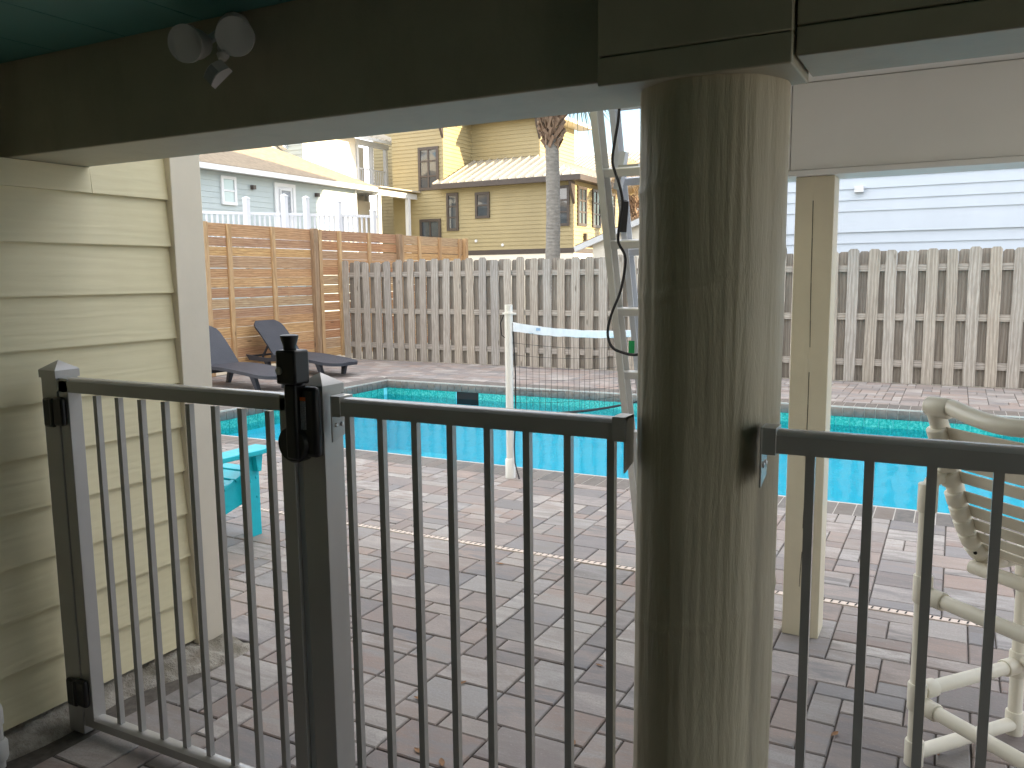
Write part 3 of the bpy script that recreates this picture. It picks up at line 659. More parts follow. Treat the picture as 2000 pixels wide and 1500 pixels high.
# ------------------------------------------------------------------ pool volleyball net
vn = thing('volleyball_net', 'white-taped pool volleyball net stretched from a white pole across the water', 'net', (-2.9, 5.41, 0))
p0, p1 = V((-2.895, 5.41, 0)), V((-2.4, 10.62, 0))
for p, nm in ((p0, 'pole'), (p1, 'pole')):
    po = MB().tube([p+V((0, 0, .0)), p+V((.0, 0, 1.295))], .029, 16).obj(nm, M['pvc_white'], vn)
    MB().lathe(p+V((0, 0, .0)), (0, 0, 1), [(.038, 0), (.038, .14), (.031, .15)], 16).obj('sleeve', M['pvc_white'], po)
    MB().lathe(p+V((0, 0, 1.225)), (0, 0, 1), [(.036, 0), (.036, .014)], 16).obj('collar', M['pvc_white'], po)
    MB().tube([p+V((-.05, 0, 1.23)), p+V((.06, 0, 1.23))], .006, 8).obj('hook', M['pvc_white'], po)
top = lambda s: 1.165-.74*s*(1-s); bot = lambda s: .485-.80*s*(1-s)
def pt(s, z): q = p0.lerp(p1, s); return V((q.x+.03*(1-s), q.y, z))
b = MB(); NS = 60; vs = []; rr = random.Random(2)
for i in range(NS+1):
    s = i/NS; z = top(s); o = .004*math.sin(i*1.3)
    for dy in (-.004, .004):
        q = pt(s, z); vs.append((q.x+dy, q.y, z+rr.uniform(-.003, .003))); q = pt(s, z-.062); vs.append((q.x+dy+o, q.y, z-.062+rr.uniform(-.004, .004)))
fs = []
for i in range(NS):
    a = 4*i; c = a+4; fs += [(a, c, c+1, a+1), (a+2, a+3, c+3, c+2), (a, a+2, c+2, c), (a+1, c+1, c+3, a+3)]
tp = b.add(vs, fs).obj('tape', M['net_tape'], vn)
b = MB(); q0 = pt(.062, top(.062)-.015); q1 = pt(.082, top(.082)-.012)
q1 = q0.lerp(q1, .6)
b.quad(q0+V((.0052, 0, -.020)), q1+V((.0052, 0, -.020)), q1+V((.0052, 0, 0)), q0+V((.0052, 0, 0))); b.obj('printed_mark', M['blue_print'], tp)
b = MB()
for i in range(1, 56):
    s = i/56; b.tube([pt(s, top(s)-.06), pt(s, bot(s))], .0016, 3, False)
for k in range(1, 7):
    b.tube([pt(i/24, (top(i/24)-.06)*(1-k/7)+bot(i/24)*k/7) for i in range(25)], .0016, 3, False)
b.obj('mesh', M['net'], vn, kind='stuff', smooth=0)
b = MB(); b.tube([pt(i/24, bot(i/24)) for i in range(25)], .011, 8); b.obj('bottom_cord', M['rope'], vn)
MB().tube([p0+V((.035, 0, 1.1)), p0+V((.045, .01, .8)), p0+V((.05, 0, .485)), p0+V((.04, -.01, .25)), p0+V((.05, -.02, .12)), p0+V((.10, -.05, .01))], .005, 6).obj('tie_cord', M['rope'], vn)
MB().tube([p0+V((-.04, 0, 1.22)), p0+V((-.07, 0, 1.16)), p0+V((-.06, 0, 1.07)), p0+V((-.03, 0, 1.05))], .004, 6).obj('cord_loop', M['rope'], vn)

# ------------------------------------------------------------------ extension ladder
ld = thing('extension_ladder', 'tall aluminium extension ladder leaning behind the round pillar', 'ladder', (-1.1, 3.94, 0))
LD = V((0, 3.94, 0)); ldir = V((0, -.302, 1)).normalized(); lnr = V((0, 1, .302)).normalized()
def lpt(x, t, o=0): return LD+V((x, 0, 0))+ldir*t+lnr*o
def channel(x, s, t0, t1, dep, fl_, off):
    b = MB(); a = lpt(x, t0, off); e = ldir*(t1-t0); th = .004
    prof = [(0, 0), (fl_, 0), (fl_, th), (th, th), (th, dep-th), (fl_, dep-th), (fl_, dep), (0, dep)]
    poly = [a+V((s*px, 0, 0))+lnr*py for px, py in prof]
    return b.prism(poly if s > 0 else poly[::-1], e)
for x, s in ((-1.370, 1), (-.93, -1)): channel(x, s, 0, 4.2, .078, .030, 0).obj('side_rail', M['alu'], ld)
for x, s in ((-1.318, 1), (-.983, -1)): channel(x, s, .25, 6.3, .066, .026, .083).obj('fly_rail', M['alu_white'], ld)
t = .146
while t < 4.1:
    b = MB(); b.bar(lpt(-1.364, t, .036), lpt(-.936, t, .036), .036, .030, lnr); b.obj('rung', M['alu'], ld, bev=.004); t += .31
t = .40
while t < 6.2:
    MB().bar(lpt(-1.312, t, .118), lpt(-.989, t, .118), .032, .028, lnr).obj('fly_rung', M['alu_white'], ld, bev=.004); t += .31
MB().box(-1.35, -1.31, 3.93, 4.03, 0, .03).obj('foot', M['black'], ld); MB().box(-.95, -.91, 3.93, 4.03, 0, .03).obj('foot', M['black'], ld)
lk = MB().bar(lpt(-1.30, 1.93, .05), lpt(-1.27, 2.08, .09), .03, .03).obj('rung_lock', M['alu_white'], ld)
MB().bar(lpt(-1.29, 2.02, .06), lpt(-1.20, 2.02, .06), .015, .02).obj('lock_pin', M['screw'], lk); MB().bar(lpt(-1.30, 1.75, .05), lpt(-1.28, 1.88, .06), .030, .04).obj('lock_grip', M['black'], lk)
rp_ = [(-1.215, 3.22, 2.24), (-1.23, 3.25, 2.13), (-1.275, 3.30, 1.98), (-1.27, 3.32, 1.92), (-1.255, 3.32, 1.88), (-1.245, 3.34, 1.80), (-1.275, 3.38, 1.70), (-1.285, 3.40, 1.64), (-1.265, 3.42, 1.59), (-1.265, 3.43, 1.54), (-1.29, 3.44, 1.43), (-1.335, 3.45, 1.33), (-1.352, 3.45, 1.25), (-1.33, 3.44, 1.19), (-1.28, 3.44, 1.165), (-1.20, 3.42, 1.16), (-1.1, 3.42, 1.20)]
def smoothpath(p, n=5):
    p = [V(q) for q in p]; out = []
    for i in range(len(p)-1):
        a, b_, c, d = p[max(i-1, 0)], p[i], p[i+1], p[min(i+2, len(p)-1)]
        for k in range(n):
            t = k/n; out.append(.5*((2*b_)+(c-a)*t+(2*a-5*b_+4*c-d)*t*t+(3*b_-a-3*c+d)*t**3))
    return out+[p[-1]]
MB().tube(smoothpath(rp_), .0062, 8).obj('rope', M['rope'], ld)
MB().box(-1.262, -1.235, 3.47, 3.474, 1.16, 1.215).obj('tag', M['green'], ld)

# ------------------------------------------------------------------ PVC high chair at right
CP, CA, CB = V((-.045, 2.69, 0)), V((.64, .768, 0)), V((.768, -.64, 0))
pc = thing('pvc_chair', 'tall cream plastic pipe chair with strap back behind the right railing', 'chair', CP)
def cp(u, v, z): return CP+CA*u+CB*v+V((0, 0, z))
PR = .0215
def pipe(name, pts, r=PR, n=14): return MB().tube(pts, r, n).obj(name, M['pvc'], pc, smooth=50)
def fit(parent, p, d, L=.06): d = V(d).normalized(); return MB().lathe(V(p)-d*L/2, d, [(.026, 0), (.0275, .003), (.0275, L-.003), (.026, L)], 16).obj('fitting', M['pvc'], parent, smooth=50)
for v in (0, .52):
    po = pipe('rear_leg', smoothpath([cp(0, v, .0), cp(0, v, .3), cp(0, v, .8), cp(.006, v, .87), cp(.03, v, .895), cp(.075, v, .90)], 4))
    for z in (.035, .22, .56, .84): fit(po, cp(0, v, z), (0, 0, 1), .085)
    pf_ = pipe('front_leg', [cp(.44, v, 0), cp(.44, v, .60)])
    for z in (.035, .24, .58): fit(pf_, cp(.44, v, z), (0, 0, 1), .085)
    pipe('side_runner', [cp(.0, v, .035), cp(.44, v, .035)]); st_ = pipe('side_stretcher', [cp(0, v, .235), cp(.44, v, .235)])
    fit(st_, cp(.045, v, .235), CA, .05); fit(st_, cp(.40, v, .235), CA, .05)
    si = 1 if v < .2 else -1; vv = v+.012*si
    sr = MB().tube(smoothpath([cp(-.005, vv, 1.105), cp(.035, vv, 1.02), cp(.075, vv, .92), (cp(.12, vv, .80)), cp(.17, vv, .70), cp(.215, vv, .645), cp(.27, vv, .615), cp(.36, vv, .61), cp(.47, vv, .63)], 5), .0255, 16).obj('strap_rail', M['pvc'], pc, smooth=50)
    if v < .2:
        b = MB()
        for k in range(9):
            q = k/8; a = cp(.035+.165*q+.02*q*(1-q), vv, 1.02-.35*q-.02*q); 
            for du in (-.006, .016):
                c = a+CA*du-CB*.0
                nr = V((.02, -.96, .22)).normalized(); b.lathe(c+nr*.0268, nr, [(.0055, 0), (.0055, .0055)], 8)
        b.obj('rivets', M['hole'], sr, kind='stuff')
for z in (.20, .545): 
    s_ = pipe('rear_stretcher', [cp(0, 0, z), cp(0, .52, z)]); fit(s_, cp(0, .045, z), CB, .06); fit(s_, cp(0, .47, z), CB, .06)
pipe('front_stretcher', [cp(.44, 0, .26), cp(.44, .52, .26)]); pipe('seat_stretcher', [cp(.20, .0, .60), cp(.20, .52, .60)])
tr_ = pipe('top_rail', smoothpath([cp(-.005, -.012, 1.112), cp(-.005, .06, 1.118), cp(-.028, .16, 1.105), cp(-.04, .26, 1.098), cp(-.028, .36, 1.105), cp(-.005, .46, 1.118), cp(-.005, .53, 1.112)], 5), .024)
for v in (.02, .50): MB().lathe(cp(-.005, v-.035, 1.113), CB, [(.020, 0), (.0285, .008), (.030, .03), (.030, .075), (.0275, .08)], 18).obj('elbow', M['pvc'], tr_)
path = smoothpath([cp(.0, 0, 1.06), cp(.035, 0, .98), cp(.075, 0, .89), cp(.12, 0, .79), cp(.17, 0, .695), cp(.215, 0, .645), cp(.27, 0, .62), cp(.36, 0, .612), cp(.47, 0, .632)], 8)
ln = [0]
for a, c in zip(path, path[1:]): ln.append(ln[-1]+(c-a).length)
def along(s):
    for i in range(len(ln)-1):
        if ln[i+1] >= s: return path[i].lerp(path[i+1], (s-ln[i])/(ln[i+1]-ln[i]))
    return path[-1]
s = .01; k = 0
while s < ln[-1]-.05:
    a, c = along(s), along(s+.040); d = c-a; nr = CB.cross(d).normalized()
    b = MB(); vs = []
    for v, sg in ((.005, 0), (.13, .006), (.26, .010), (.39, .006), (.515, 0)):
        for e in (a, c):
            for q in (0.012, 0.0155): vs.append(e+CB*v+nr*(q-sg))
    fs = []
    for i in range(4):
        o = 4*i; fs += [(o, o+4, o+6, o+2), (o+1, o+3, o+7, o+5), (o, o+1, o+5, o+4), (o+2, o+6, o+7, o+3)]
    fs += [(0, 2, 3, 1), (16, 17, 19, 18)]
    st_ = b.add(vs, fs).obj('strap', M['strap'], pc, smooth=50)
    dn = d.normalized(); MB().lathe(a+CB*.012, dn, [(.0262, 0), (.0282, .002), (.0282, .038), (.0262, .040)], 16).obj('strap_loop', M['pvc'], st_, smooth=50)
    k += 1; s += .0495 if k != 4 else .068

# ------------------------------------------------------------------ fallen leaves
lm = MB(); L_ = []
for i in range(7):
    t = i/6; w = .011*math.sin(math.pi*(t*.92+.04)); L_.append((t*.055-.027, w, .004+.008*abs(t-.5))); 
vs = [(x, w, z+w*.35) for x, w, z in L_]+[(x, 0, z-.001) for x, w, z in L_]+[(x, -w, z+w*.35) for x, w, z in L_]
lm.add(vs, [(i, i+7, i+8, i+1) for i in range(6)]+[(i+7, i+14, i+15, i+8) for i in range(6)]); lo_ = lm.obj('t', M['leaf'], smooth=60); lmd = lo_.data; bpy.data.objects.remove(lo_)
rr = random.Random(6)
for x, y in ((-1.30, 2.93), (-1.15, 2.86), (-1.63, 2.33), (-1.44, 2.05), (-1.34, 2.03), (-1.70, 2.96), (-1.55, 2.50), (-2.05, 3.7), (-.28, 2.75), (.02, 2.78), (-1.02, 2.31), (-.55, 4.4), (-2.6, 4.6), (-2.30, 2.45)):
    o = bpy.data.objects.new('dead_leaf', lmd); C.objects.link(o); o.location = (x, y, 0); o.rotation_euler = (0, 0, rr.uniform(0, 6)); s = rr.uniform(.5, .95); o.scale = (s, s, s)
    tag(o, 'small dry brown leaf lying on the paver patio', 'leaf', 'dry leaves on the patio')

# ------------------------------------------------------------------ neighbouring buildings: helpers
def lap(b, p0, p1, z0, z1, nrm, ex=.18, d=.026):
    p0, p1, nn_ = V((*p0, 0)), V((*p1, 0)), V((*nrm, 0)); z = z0
    while z < z1-1e-4:
        t = min(z+ex, z1); zz = V((0, 0, z)); zt = V((0, 0, t))
        a, c, e, f = p0+nn_*d+zz, p1+nn_*d+zz, p1+zt, p0+zt
        b.quad(a, c, e, f); b.quad(p0+zz, p1+zz, c, a); z = t
    return b
def window(par, c, wdir, w, h, nrm, frame=.09, fm='bronze', gm='glass', mull=(1, 1), dep=.07):
    c, wd, nn_ = V(c), V((*wdir, 0)), V((*nrm, 0)); up_ = V((0, 0, 1))
    def bx(b, u0, u1, z0, z1, d0, d1):
        q = [c+wd*u0+up_*z0, c+wd*u1+up_*z0, c+wd*u1+up_*z1, c+wd*u0+up_*z1]; return b.prism([p+nn_*d0 for p in q], nn_*(d1-d0))
    b = MB(); f = frame
    bx(b, -w/2, w/2, -h/2, -h/2+f, .0, dep); bx(b, -w/2, w/2, h/2-f, h/2, 0, dep); bx(b, -w/2, -w/2+f, -h/2+f, h/2-f, 0, dep-.002); bx(b, w/2-f, w/2, -h/2+f, h/2-f, 0, dep-.002)
    wo_ = b.obj('window', M[fm], par, smooth=0)
    bx(MB(), -w/2+f, w/2-f, -h/2+f, h/2-f, .005, .028).obj('pane', M[gm], wo_, smooth=0)
    b = MB(); iw = w-2*f
    for i in range(1, mull[0]): u = -iw/2+iw*i/mull[0]; bx(b, u-f*.35, u+f*.35, -h/2+f, h/2-f, .03, dep-.012)
    for z in mull[2:] if len(mull) > 2 else [(-h/2+f)+(h-2*f)*i/mull[1] for i in range(1, mull[1])]: bx(b, -w/2+f, w/2-f, z-f*.3, z+f*.3, .031, dep-.016)
    if b.f: b.obj('sash_bars', M[fm], wo_, smooth=0)
    return wo_

# ------------------------------------------------------------------ mustard house
yh = thing('mustard_house', 'tall mustard yellow lap-sided house with dark windows and metal roofs', 'house', (-19, 36, 0))
FYY, BYY = 34.0, 36.63
XL, XA, XB, XC = -24.5, -21.59, -14.93, -17.83
b = MB(); lap(b, (XL, FYY), (XB, FYY), 2.72, 5.78, (0, -1)); lap(b, (XL, FYY), (XA, FYY), 5.78, 11, (0, -1)); b.obj('front_wall', M['yellow_siding'], yh, smooth=0)
lap(MB(), (XA, FYY), (XA, BYY), 5.4, 9.1, (1, 0)).obj('tower_side_wall', M['yellow_siding'], yh, smooth=0)
lap(MB(), (XA, BYY), (XC, BYY), 5.4, 9.1, (0, -1)).obj('upper_wall', M['yellow_siding'], yh, smooth=0)
lap(MB(), (XC, BYY), (XC, 40.7), 5.4, 9.1, (1, 0)).obj('upper_side_wall', M['yellow_siding'], yh, smooth=0)
lap(MB(), (XB, FYY), (XB, 42), 2.72, 5.78, (1, 0)).obj('side_wall', M['yellow_siding'], yh, smooth=0)
lap(MB(), (-29, 38.5), (XL, 38.5), 2, 9.5, (0, -1)).obj('rear_wall', M['yellow_siding'], yh, smooth=0)
b = MB().box(XL, XA-.03, FYY+.03, 41, 2, 11).box(XA-.1, XC-.03, BYY+.03, 40.7, 2, 9.1).box(XL, XB-.03, FYY+.03, 41.9, -.05, 5.78); b.obj('wall_core', M['yellow_siding'], yh)
for (x, y, z, s1) in ((XA, FYY, 11, 0), (XC, BYY, 9.1, 0), (XB, FYY, 5.78, 0)):
    MB().box(x-.10, x+.016, y-.016, y+.10, 2.72 if s1 == 0 and x == XB else 5.3, z).obj('corner_trim', M['yellow_siding'], yh)
MB().box(XL, XB+.03, FYY-.03, 42, 2.50, 2.72).obj('band', M['bronze'], yh); MB().box(XL, XB+.01, FYY-.01, 42, -.06, 2.50).obj('base', M['cream_wall'], yh)
# lower metal roof: panels between eave and wall
e0, eY, eZ, tZ = XB+.55, FYY-.55, 5.80, 7.18
x = XA-.28; i = 0
while x < e0-.05:
    xn = min(x+.44, e0); cut = lambda X: min(BYY, eY+(e0-X)*(BYY-eY)/(e0-XC)) if X > XC else BYY
    zt = lambda Y: eZ+(tZ-eZ)*(Y-eY)/(BYY-eY)
    xa = max(x, XA+.0) if False else x
    ya, yb = cut(x), cut(xn)
    if x < XA: ya, yb = FYY-.02, FYY-.02
    p = [V((x, eY, eZ)), V((xn, eY, eZ)), V((xn, yb, zt(yb))), V((x, ya, zt(ya)))]
    b = MB().prism(p[::-1], (0, 0, -.05)); b.bar(p[0]+V((.02, 0, .03)), p[3]+V((.02, 0, .03)), .05, .06); b.obj('roof_panel', M['roof_metal'], yh, smooth=0); x = xn
y = eY
while y < 41:
    yn = min(y+.44, 41.2); cx = lambda Y: max(XC, e0-(Y-eY)*(e0-XC)/(BYY-eY)); zx = lambda X: eZ+(tZ-eZ)*(e0-X)/(e0-XC)
    p = [V((e0, y, eZ)), V((e0, yn, eZ)), V((cx(yn), yn, zx(cx(yn)))), V((cx(y), y, zx(cx(y))))]
    b = MB().prism(p[::-1], (0, 0, -.05)); b.bar(p[0]+V((0, .02, .03)), p[3]+V((0, .02, .03)), .05, .06); b.obj('roof_panel', M['roof_metal'], yh, smooth=0); y = yn
MB().box(XA-.30, e0+.02, eY-.03, eY+.04, 5.56, 5.795).obj('fascia', M['bronze'], yh); MB().box(e0-.05, e0+.019, eY+.041, 41, 5.56, 5.795).obj('fascia', M['bronze'], yh); MB().box(XA-.25, e0-.06, eY+.05, FYY-.02, 5.60, 5.64).obj('soffit', M['bronze'], yh)
MB().box(XB+.02, e0-.06, FYY-.018, 41, 5.60, 5.64).obj('soffit', M['bronze'], yh)
# upper roofs
uz = 9.10; ue = XC+.85; uy = BYY-.55
x = XA-.1
while x < ue-.05:
    xn = min(x+.44, ue); ty = lambda X: uy+min(3.0, (ue-X)); p = [V((x, uy, uz)), V((xn, uy, uz)), V((xn, ty(xn), uz+.42*(ty(xn)-uy))), V((x, ty(x), uz+.42*(ty(x)-uy)))]
    b = MB().prism(p[::-1], (0, 0, -.05)); b.bar(p[0]+V((.02, 0, .03)), p[3]+V((.02, 0, .03)), .05, .06); b.obj('upper_roof_panel', M['roof_metal'], yh, smooth=0); x = xn
b = MB(); b.prism([(ue, uy, uz), (ue, 41.4, uz), (ue-3, 41.4, uz+1.26), (ue-3, uy+3, uz+1.26)], (0, 0, -.05)); b.obj('upper_roof_panel', M['roof_metal'], yh, smooth=0)
MB().box(XA-.1, ue+.02, uy-.03, uy+.05, uz-.20, uz-.055).obj('fascia', M['bronze'], yh); MB().box(ue-.06, ue+.019, uy+.051, 41.3, uz-.18, uz-.055).obj('fascia', M['roof_metal'], yh)
MB().box(XA-.1, ue-.07, uy+.06, BYY-.015, uz-.15, uz-.11).obj('soffit', M['bronze'], yh); MB().box(XC+.02, ue-.07, BYY-.01, 41.3, uz-.15, uz-.11).obj('soffit', M['roof_metal'], yh)
MB().box(XA+.015, XA+.55, FYY-.4, uy-.04, 8.98, 9.12).obj('tower_eave', M['bronze'], yh); MB().prism([(XA+.6, FYY-.45, 9.13), (XA+.6, uy+.4, 9.13), (XA-1.5, uy+.4, 9.13+.85), (XA-1.5, FYY-.45, 9.13+.85)][::-1], (0, 0, -.006)).obj('tower_roof', M['roof_metal'], yh)
for (x, y, z) in ((XA+.02, FYY-.16, 8.9), (XC+.03, BYY-.16, 8.9), (XB+.03, FYY-.16, 5.55)):
    MB().prism([(x-.07, y+.14, z), (x-.07, y-.32, z), (x-.07, y-.20, z-.35), (x-.07, y+.14, z-.95)], (.12, 0, 0)).obj('bracket', M['bronze'], yh)
window(yh, (-22.39, FYY-.012, 6.60), (1, 0), 1.14, 2.0, (0, -1), .13, mull=(2, 3, .35, -.35)); window(yh, (-21.10, FYY-.012, 4.53), (1, 0), .64, 1.75, (0, -1), .12, mull=(1, 3))
window(yh, (-19.48, FYY-.012, 4.76), (1, 0), .76, 1.18, (0, -1), .12, mull=(1, 2)); window(yh, (-15.45, FYY-.012, 4.54), (1, 0), .70, 1.74, (0, -1), .12, mull=(1, 3))
window(yh, (-22.36, FYY-.012, 3.78), (1, 0), 1.2, .95, (0, -1), .13, mull=(2, 1))
window(yh, (XB+.012, 34.85, 4.55), (0, 1), 1.0, 1.72, (1, 0), .12, mull=(2, 3)); window(yh, (XB+.012, 36.55, 4.55), (0, 1), 1.0, 1.72, (1, 0), .12, mull=(2, 3)); window(yh, (XB+.012, 38.4, 4.55), (0, 1), 1.0, 1.72, (1, 0), .12, mull=(2, 3))
window(yh, (XC+.012, 38.6, 8.2), (0, 1), .35, .6, (1, 0), .08); window(yh, (-25.0, 38.488, 6.6), (1, 0), .7, 1.7, (0, -1), .12, gm='sash_glass', mull=(1, 2))
MB().box(XB+.012, XB+.16, 35.05, 35.20, 3.05, 3.38).obj('wall_lamp', M['bronze'], yh)
for x, z in ((-19.85, 3.15), (-18.45, 2.93)): MB().lathe((x, FYY-.01, z), (0, -1, 0), [(.07, 0), (.07, .05), (.03, .06)], 10).obj('vent_cap', M['white_paint'], yh)

# ------------------------------------------------------------------ pale blue house with hip roof and porch
bh = thing('blue_house', 'pale blue house with brown shingle hip roof and white upper block', 'house', (-26, 26, 0))
WX = -23.5
MB().box(-32, WX-.02, 12, 29.82, -.05, 5.33).obj('wall_core', M['blue_siding'], bh)
z = 1.0
while z < 5.3:
    lap(MB(), (WX, 12), (WX, 29.80), z, min(z+.2, 5.32), (1, 0), .2, .016).obj('siding_board', M['blue_siding'], bh, smooth=0); z += .2
MB().box(WX-.12, WX+.03, 29.74, 29.86, 0, 5.32).obj('corner_trim', M['white_paint'], bh)
ex, ez, ey = WX+.5, 5.52, 30.72
MB().box(ex-.04, ex+.03, 11, ey, ez-.22, ez-.03).obj('fascia', M['white_paint'], bh); MB().box(WX+.02, ex-.05, 11, ey, 5.335, 5.36).obj('soffit', M['white_paint'], bh); MB().box(-33, ex+.028, ey-.04, ey+.03, ez-.22, ez-.03).obj('fascia', M['white_paint'], bh)
ap = 4.8
b = MB().prism([(ex, 11, ez), (ex, ey, ez), (ex-ap, ey-ap, ez+.5*ap), (ex-ap, 11, ez+.5*ap)][::-1], (0, 0, -.05)); b.prism([(ex, ey, ez), (ex-2*ap, ey, ez), (ex-ap, ey-ap, ez+.5*ap)][::-1], (0, 0, -.04)); b.obj('shingle_roof', M['shingle'], bh, smooth=0)
MB().tube([(-25.0, 22.0, 6.1), (-25.0, 22.0, 6.75)], .05, 10).obj('roof_vent', M['white_paint'], bh)
window(bh, (WX+.016, 22.48, 4.69), (0, 1), .72, 1.02, (1, 0), .11, 'white_paint', 'sash_glass', (1, 2))
dw = window(bh, (WX+.016, 25.36, 4.10), (0, 1), 1.15, 2.2, (1, 0), .14, 'white_paint', 'white_paint'); window(bh, (WX+.05, 25.36, 4.45), (0, 1), .62, 1.05, (1, 0), .05, 'white_paint', 'blind')
for y in (23.65, 27.2): MB().prism([(WX+.01, y-.07, 4.98), (WX+.01, y+.07, 4.98), (WX+.01, y+.07, 4.83), (WX+.01, y-.07, 4.83)], (.16, 0, 0)).obj('wall_lamp', M['bronze'], bh)
# gable behind
b = MB().prism([(-27.2, 22.6, 5.9), (-27.2, 30.1, 5.9), (-27.2, 30.1, 6.85), (-27.2, 26.4, 8.65), (-27.2, 22.6, 6.85)], (-3, 0, 0)); b.obj('gable_wall', M['cream_wall'], bh, smooth=0)
MB().bar((-27.0, 30.6, 6.72), (-27.0, 26.4, 8.80), .30, .20, (0, .43, 1)).obj('rake_trim', M['white_paint'], bh); MB().bar((-28.8, 30.6, 6.86), (-28.8, 26.4, 8.93), 3.4, .06, (0, .43, 1)).obj('gable_roof', M['shingle'], bh)
# upper white block
BX = -26.0
MB().box(-34, BX, 29.35, 33.1, 2, 8.2).obj('upper_block', M['cream_wall'], bh); lap(MB(), (-34, 29.34), (BX, 29.34), 5, 8.2, (0, -1), .2).obj('upper_side', M['blue_siding'], bh, smooth=0)
MB().box(-34, BX-1.6, 33.101, 35.8, 2, 8.2).obj('balcony_back', M['cream_wall'], bh); MB().box(-28, BX+.1, 33.105, 35.75, 5.75, 6.05).obj('balcony_floor', M['white_paint'], bh)
for y in (33.25, 34.4, 35.6): MB().box(BX-.16, BX+.02, y-.08, y+.08, 6.051, 7.95).obj('balcony_column', M['white_paint'], bh)
MB().box(BX-.18, BX+.04, 33.105, 35.75, 7.951, 8.19).obj('balcony_beam', M['white_paint'], bh); MB().box(BX-.10, BX-.04, 33.3, 35.55, 6.80, 6.86).obj('balcony_rail', M['white_paint'], bh)
for i in range(16): MB().box(BX-.085, BX-.055, 33.36+i*.145, 33.395+i*.145, 6.052, 6.80).obj('baluster', M['white_paint'], bh)
b = MB(); b.prism([(BX+.6, 29.0, 8.25), (BX+.6, 36.6, 8.25), (BX-3.2, 34.6, 9.9), (BX-3.2, 29.0, 9.9)][::-1], (0, 0, -.05))
for i in range(20):
    y = 29.1+i*.38; b.bar((BX+.6, y, 8.28), (BX-2.6, y-.0, 8.28+1.38), .05, .07)
b.obj('upper_roof', M['roof_metal'], bh, smooth=0); MB().box(BX+.52, BX+.62, 29.0, 36.55, 8.10, 8.24).obj('gutter', M['white_paint'], bh)
# porch
MB().prism([(ex+.15, ey+.05, 5.56), (ex+.15, 37.5, 5.56), (ex-3.2, 37.5, 5.80), (ex-3.2, ey+.05, 5.80)][::-1], (0, 0, -.06)).obj('porch_roof', M['roof_metal'], bh); MB().box(ex-.30, ex-.1, ey+.05, 37.3, 5.20, 5.44).obj('porch_beam', M['white_paint'], bh)
for y in (31.05, 33.35, 34.95, 36.95): MB().box(ex-.29, ex-.11, y-.09, y+.09, 2.2, 5.20).obj('porch_column', M['white_paint'], bh)
for y in (33.9, 36.6): MB().box(ex-3.1, ex-2.94, y-.08, y+.08, 2.2, 5.70).obj('porch_column', M['white_paint'], bh)
MB().box(-32, ex-2.6, 30.8, 33.6, 0, 5.2).obj('porch_room', M['cream_wall'], bh); window(bh, (ex-2.59, 32.1, 4.2), (0, 1), .9, 1.9, (1, 0), .1, 'white_paint', 'sash_glass')
MB().tube(smoothpath([(ex+.03, 30.7, 5.38), (ex+.02, 30.78, 5.25), (ex-.2, 30.82, 5.05), (ex-.2, 30.82, 2.5)], 4), .05, 10).obj('downspout', M['white_paint'], bh)
# deck railing in front
dk = thing('deck_railing', 'white deck railing with square posts above the pine fence', 'railing', (-13.5, 15.3, 2))
a, c = V((-14.9, 13.2, 0)), V((-12.55, 16.75, 0)); dd = (c-a).normalized()
for z in (2.98, 2.18): MB().bar(a+V((0, 0, z)), c+V((0, 0, z)), .07, .06).obj('rail', M['white_paint'], dk)
L = (c-a).length; q = .06
while q < L: 
    p = a+dd*q; MB().box(p.x-.018, p.x+.018, p.y-.018, p.y+.018, 2.18, 2.95).obj('baluster', M['white_paint'], dk); q += .115
for q, h in ((1.13, 3.29), (1.98, 3.38), (2.48, 3.35), (3.25, 3.28), (4.1, 3.1)):
    p = a+dd*q+V((.07, -.03, 0)); po = MB().box(p.x-.055, p.x+.055, p.y-.055, p.y+.055, 1, h).obj('post', M['white_paint'], dk); MB().lathe((p.x, p.y, h), (0, 0, 1), [(.095, 0), (.09, .02), (.01, .06)], 4).obj('post_cap', M['white_paint'], po)
MB().box(-18, -12.3, 12, 17, 1.85, 2.0).obj('deck_floor', M['white_paint'], dk)

# ------------------------------------------------------------------ white house at right (its wing is unseen, added to shade the yard)
wh = thing('white_house', 'large white lap-sided house rising behind the grey picket fence', 'house', (6, 20, 0))
MB().box(-3.2, 24, 15.03, 31.2, -.05, 10.5).obj('wall_core', M['white_siding'], wh)
z = 0
while z < 4.6:
    h = .18 if abs(z-2.16) > .05 else .34
    lap(MB(), (-3.2, 15.0), (17.9, 15.0), z, z+h, (0, -1), h, .018 if h < .2 else .030).obj('siding_board', M['white_siding'], wh, smooth=0); z += h
lap(MB(), (-3.2, 15.0), (17.9, 15.0), z, 10.4, (0, -1)).obj('upper_siding', M['white_siding'], wh, smooth=0)
MB().box(18, 30, -3, 15.02, -.05, 10).obj('shade_wing', M['white_siding'], wh)  # out-of-view block added to keep direct sun off the yard
MB().prism([(-3.8, 14.4, 10.51), (-3.8, 31.8, 10.51), (-3.8, 23, 13.2)], (28.3, 0, 0)).obj('roof', M['roof_metal'], wh)
MB().box(-1.56, -1.42, 14.90, 14.985, 2.80, 2.90).obj('vent_hood', M['white_paint'], wh)

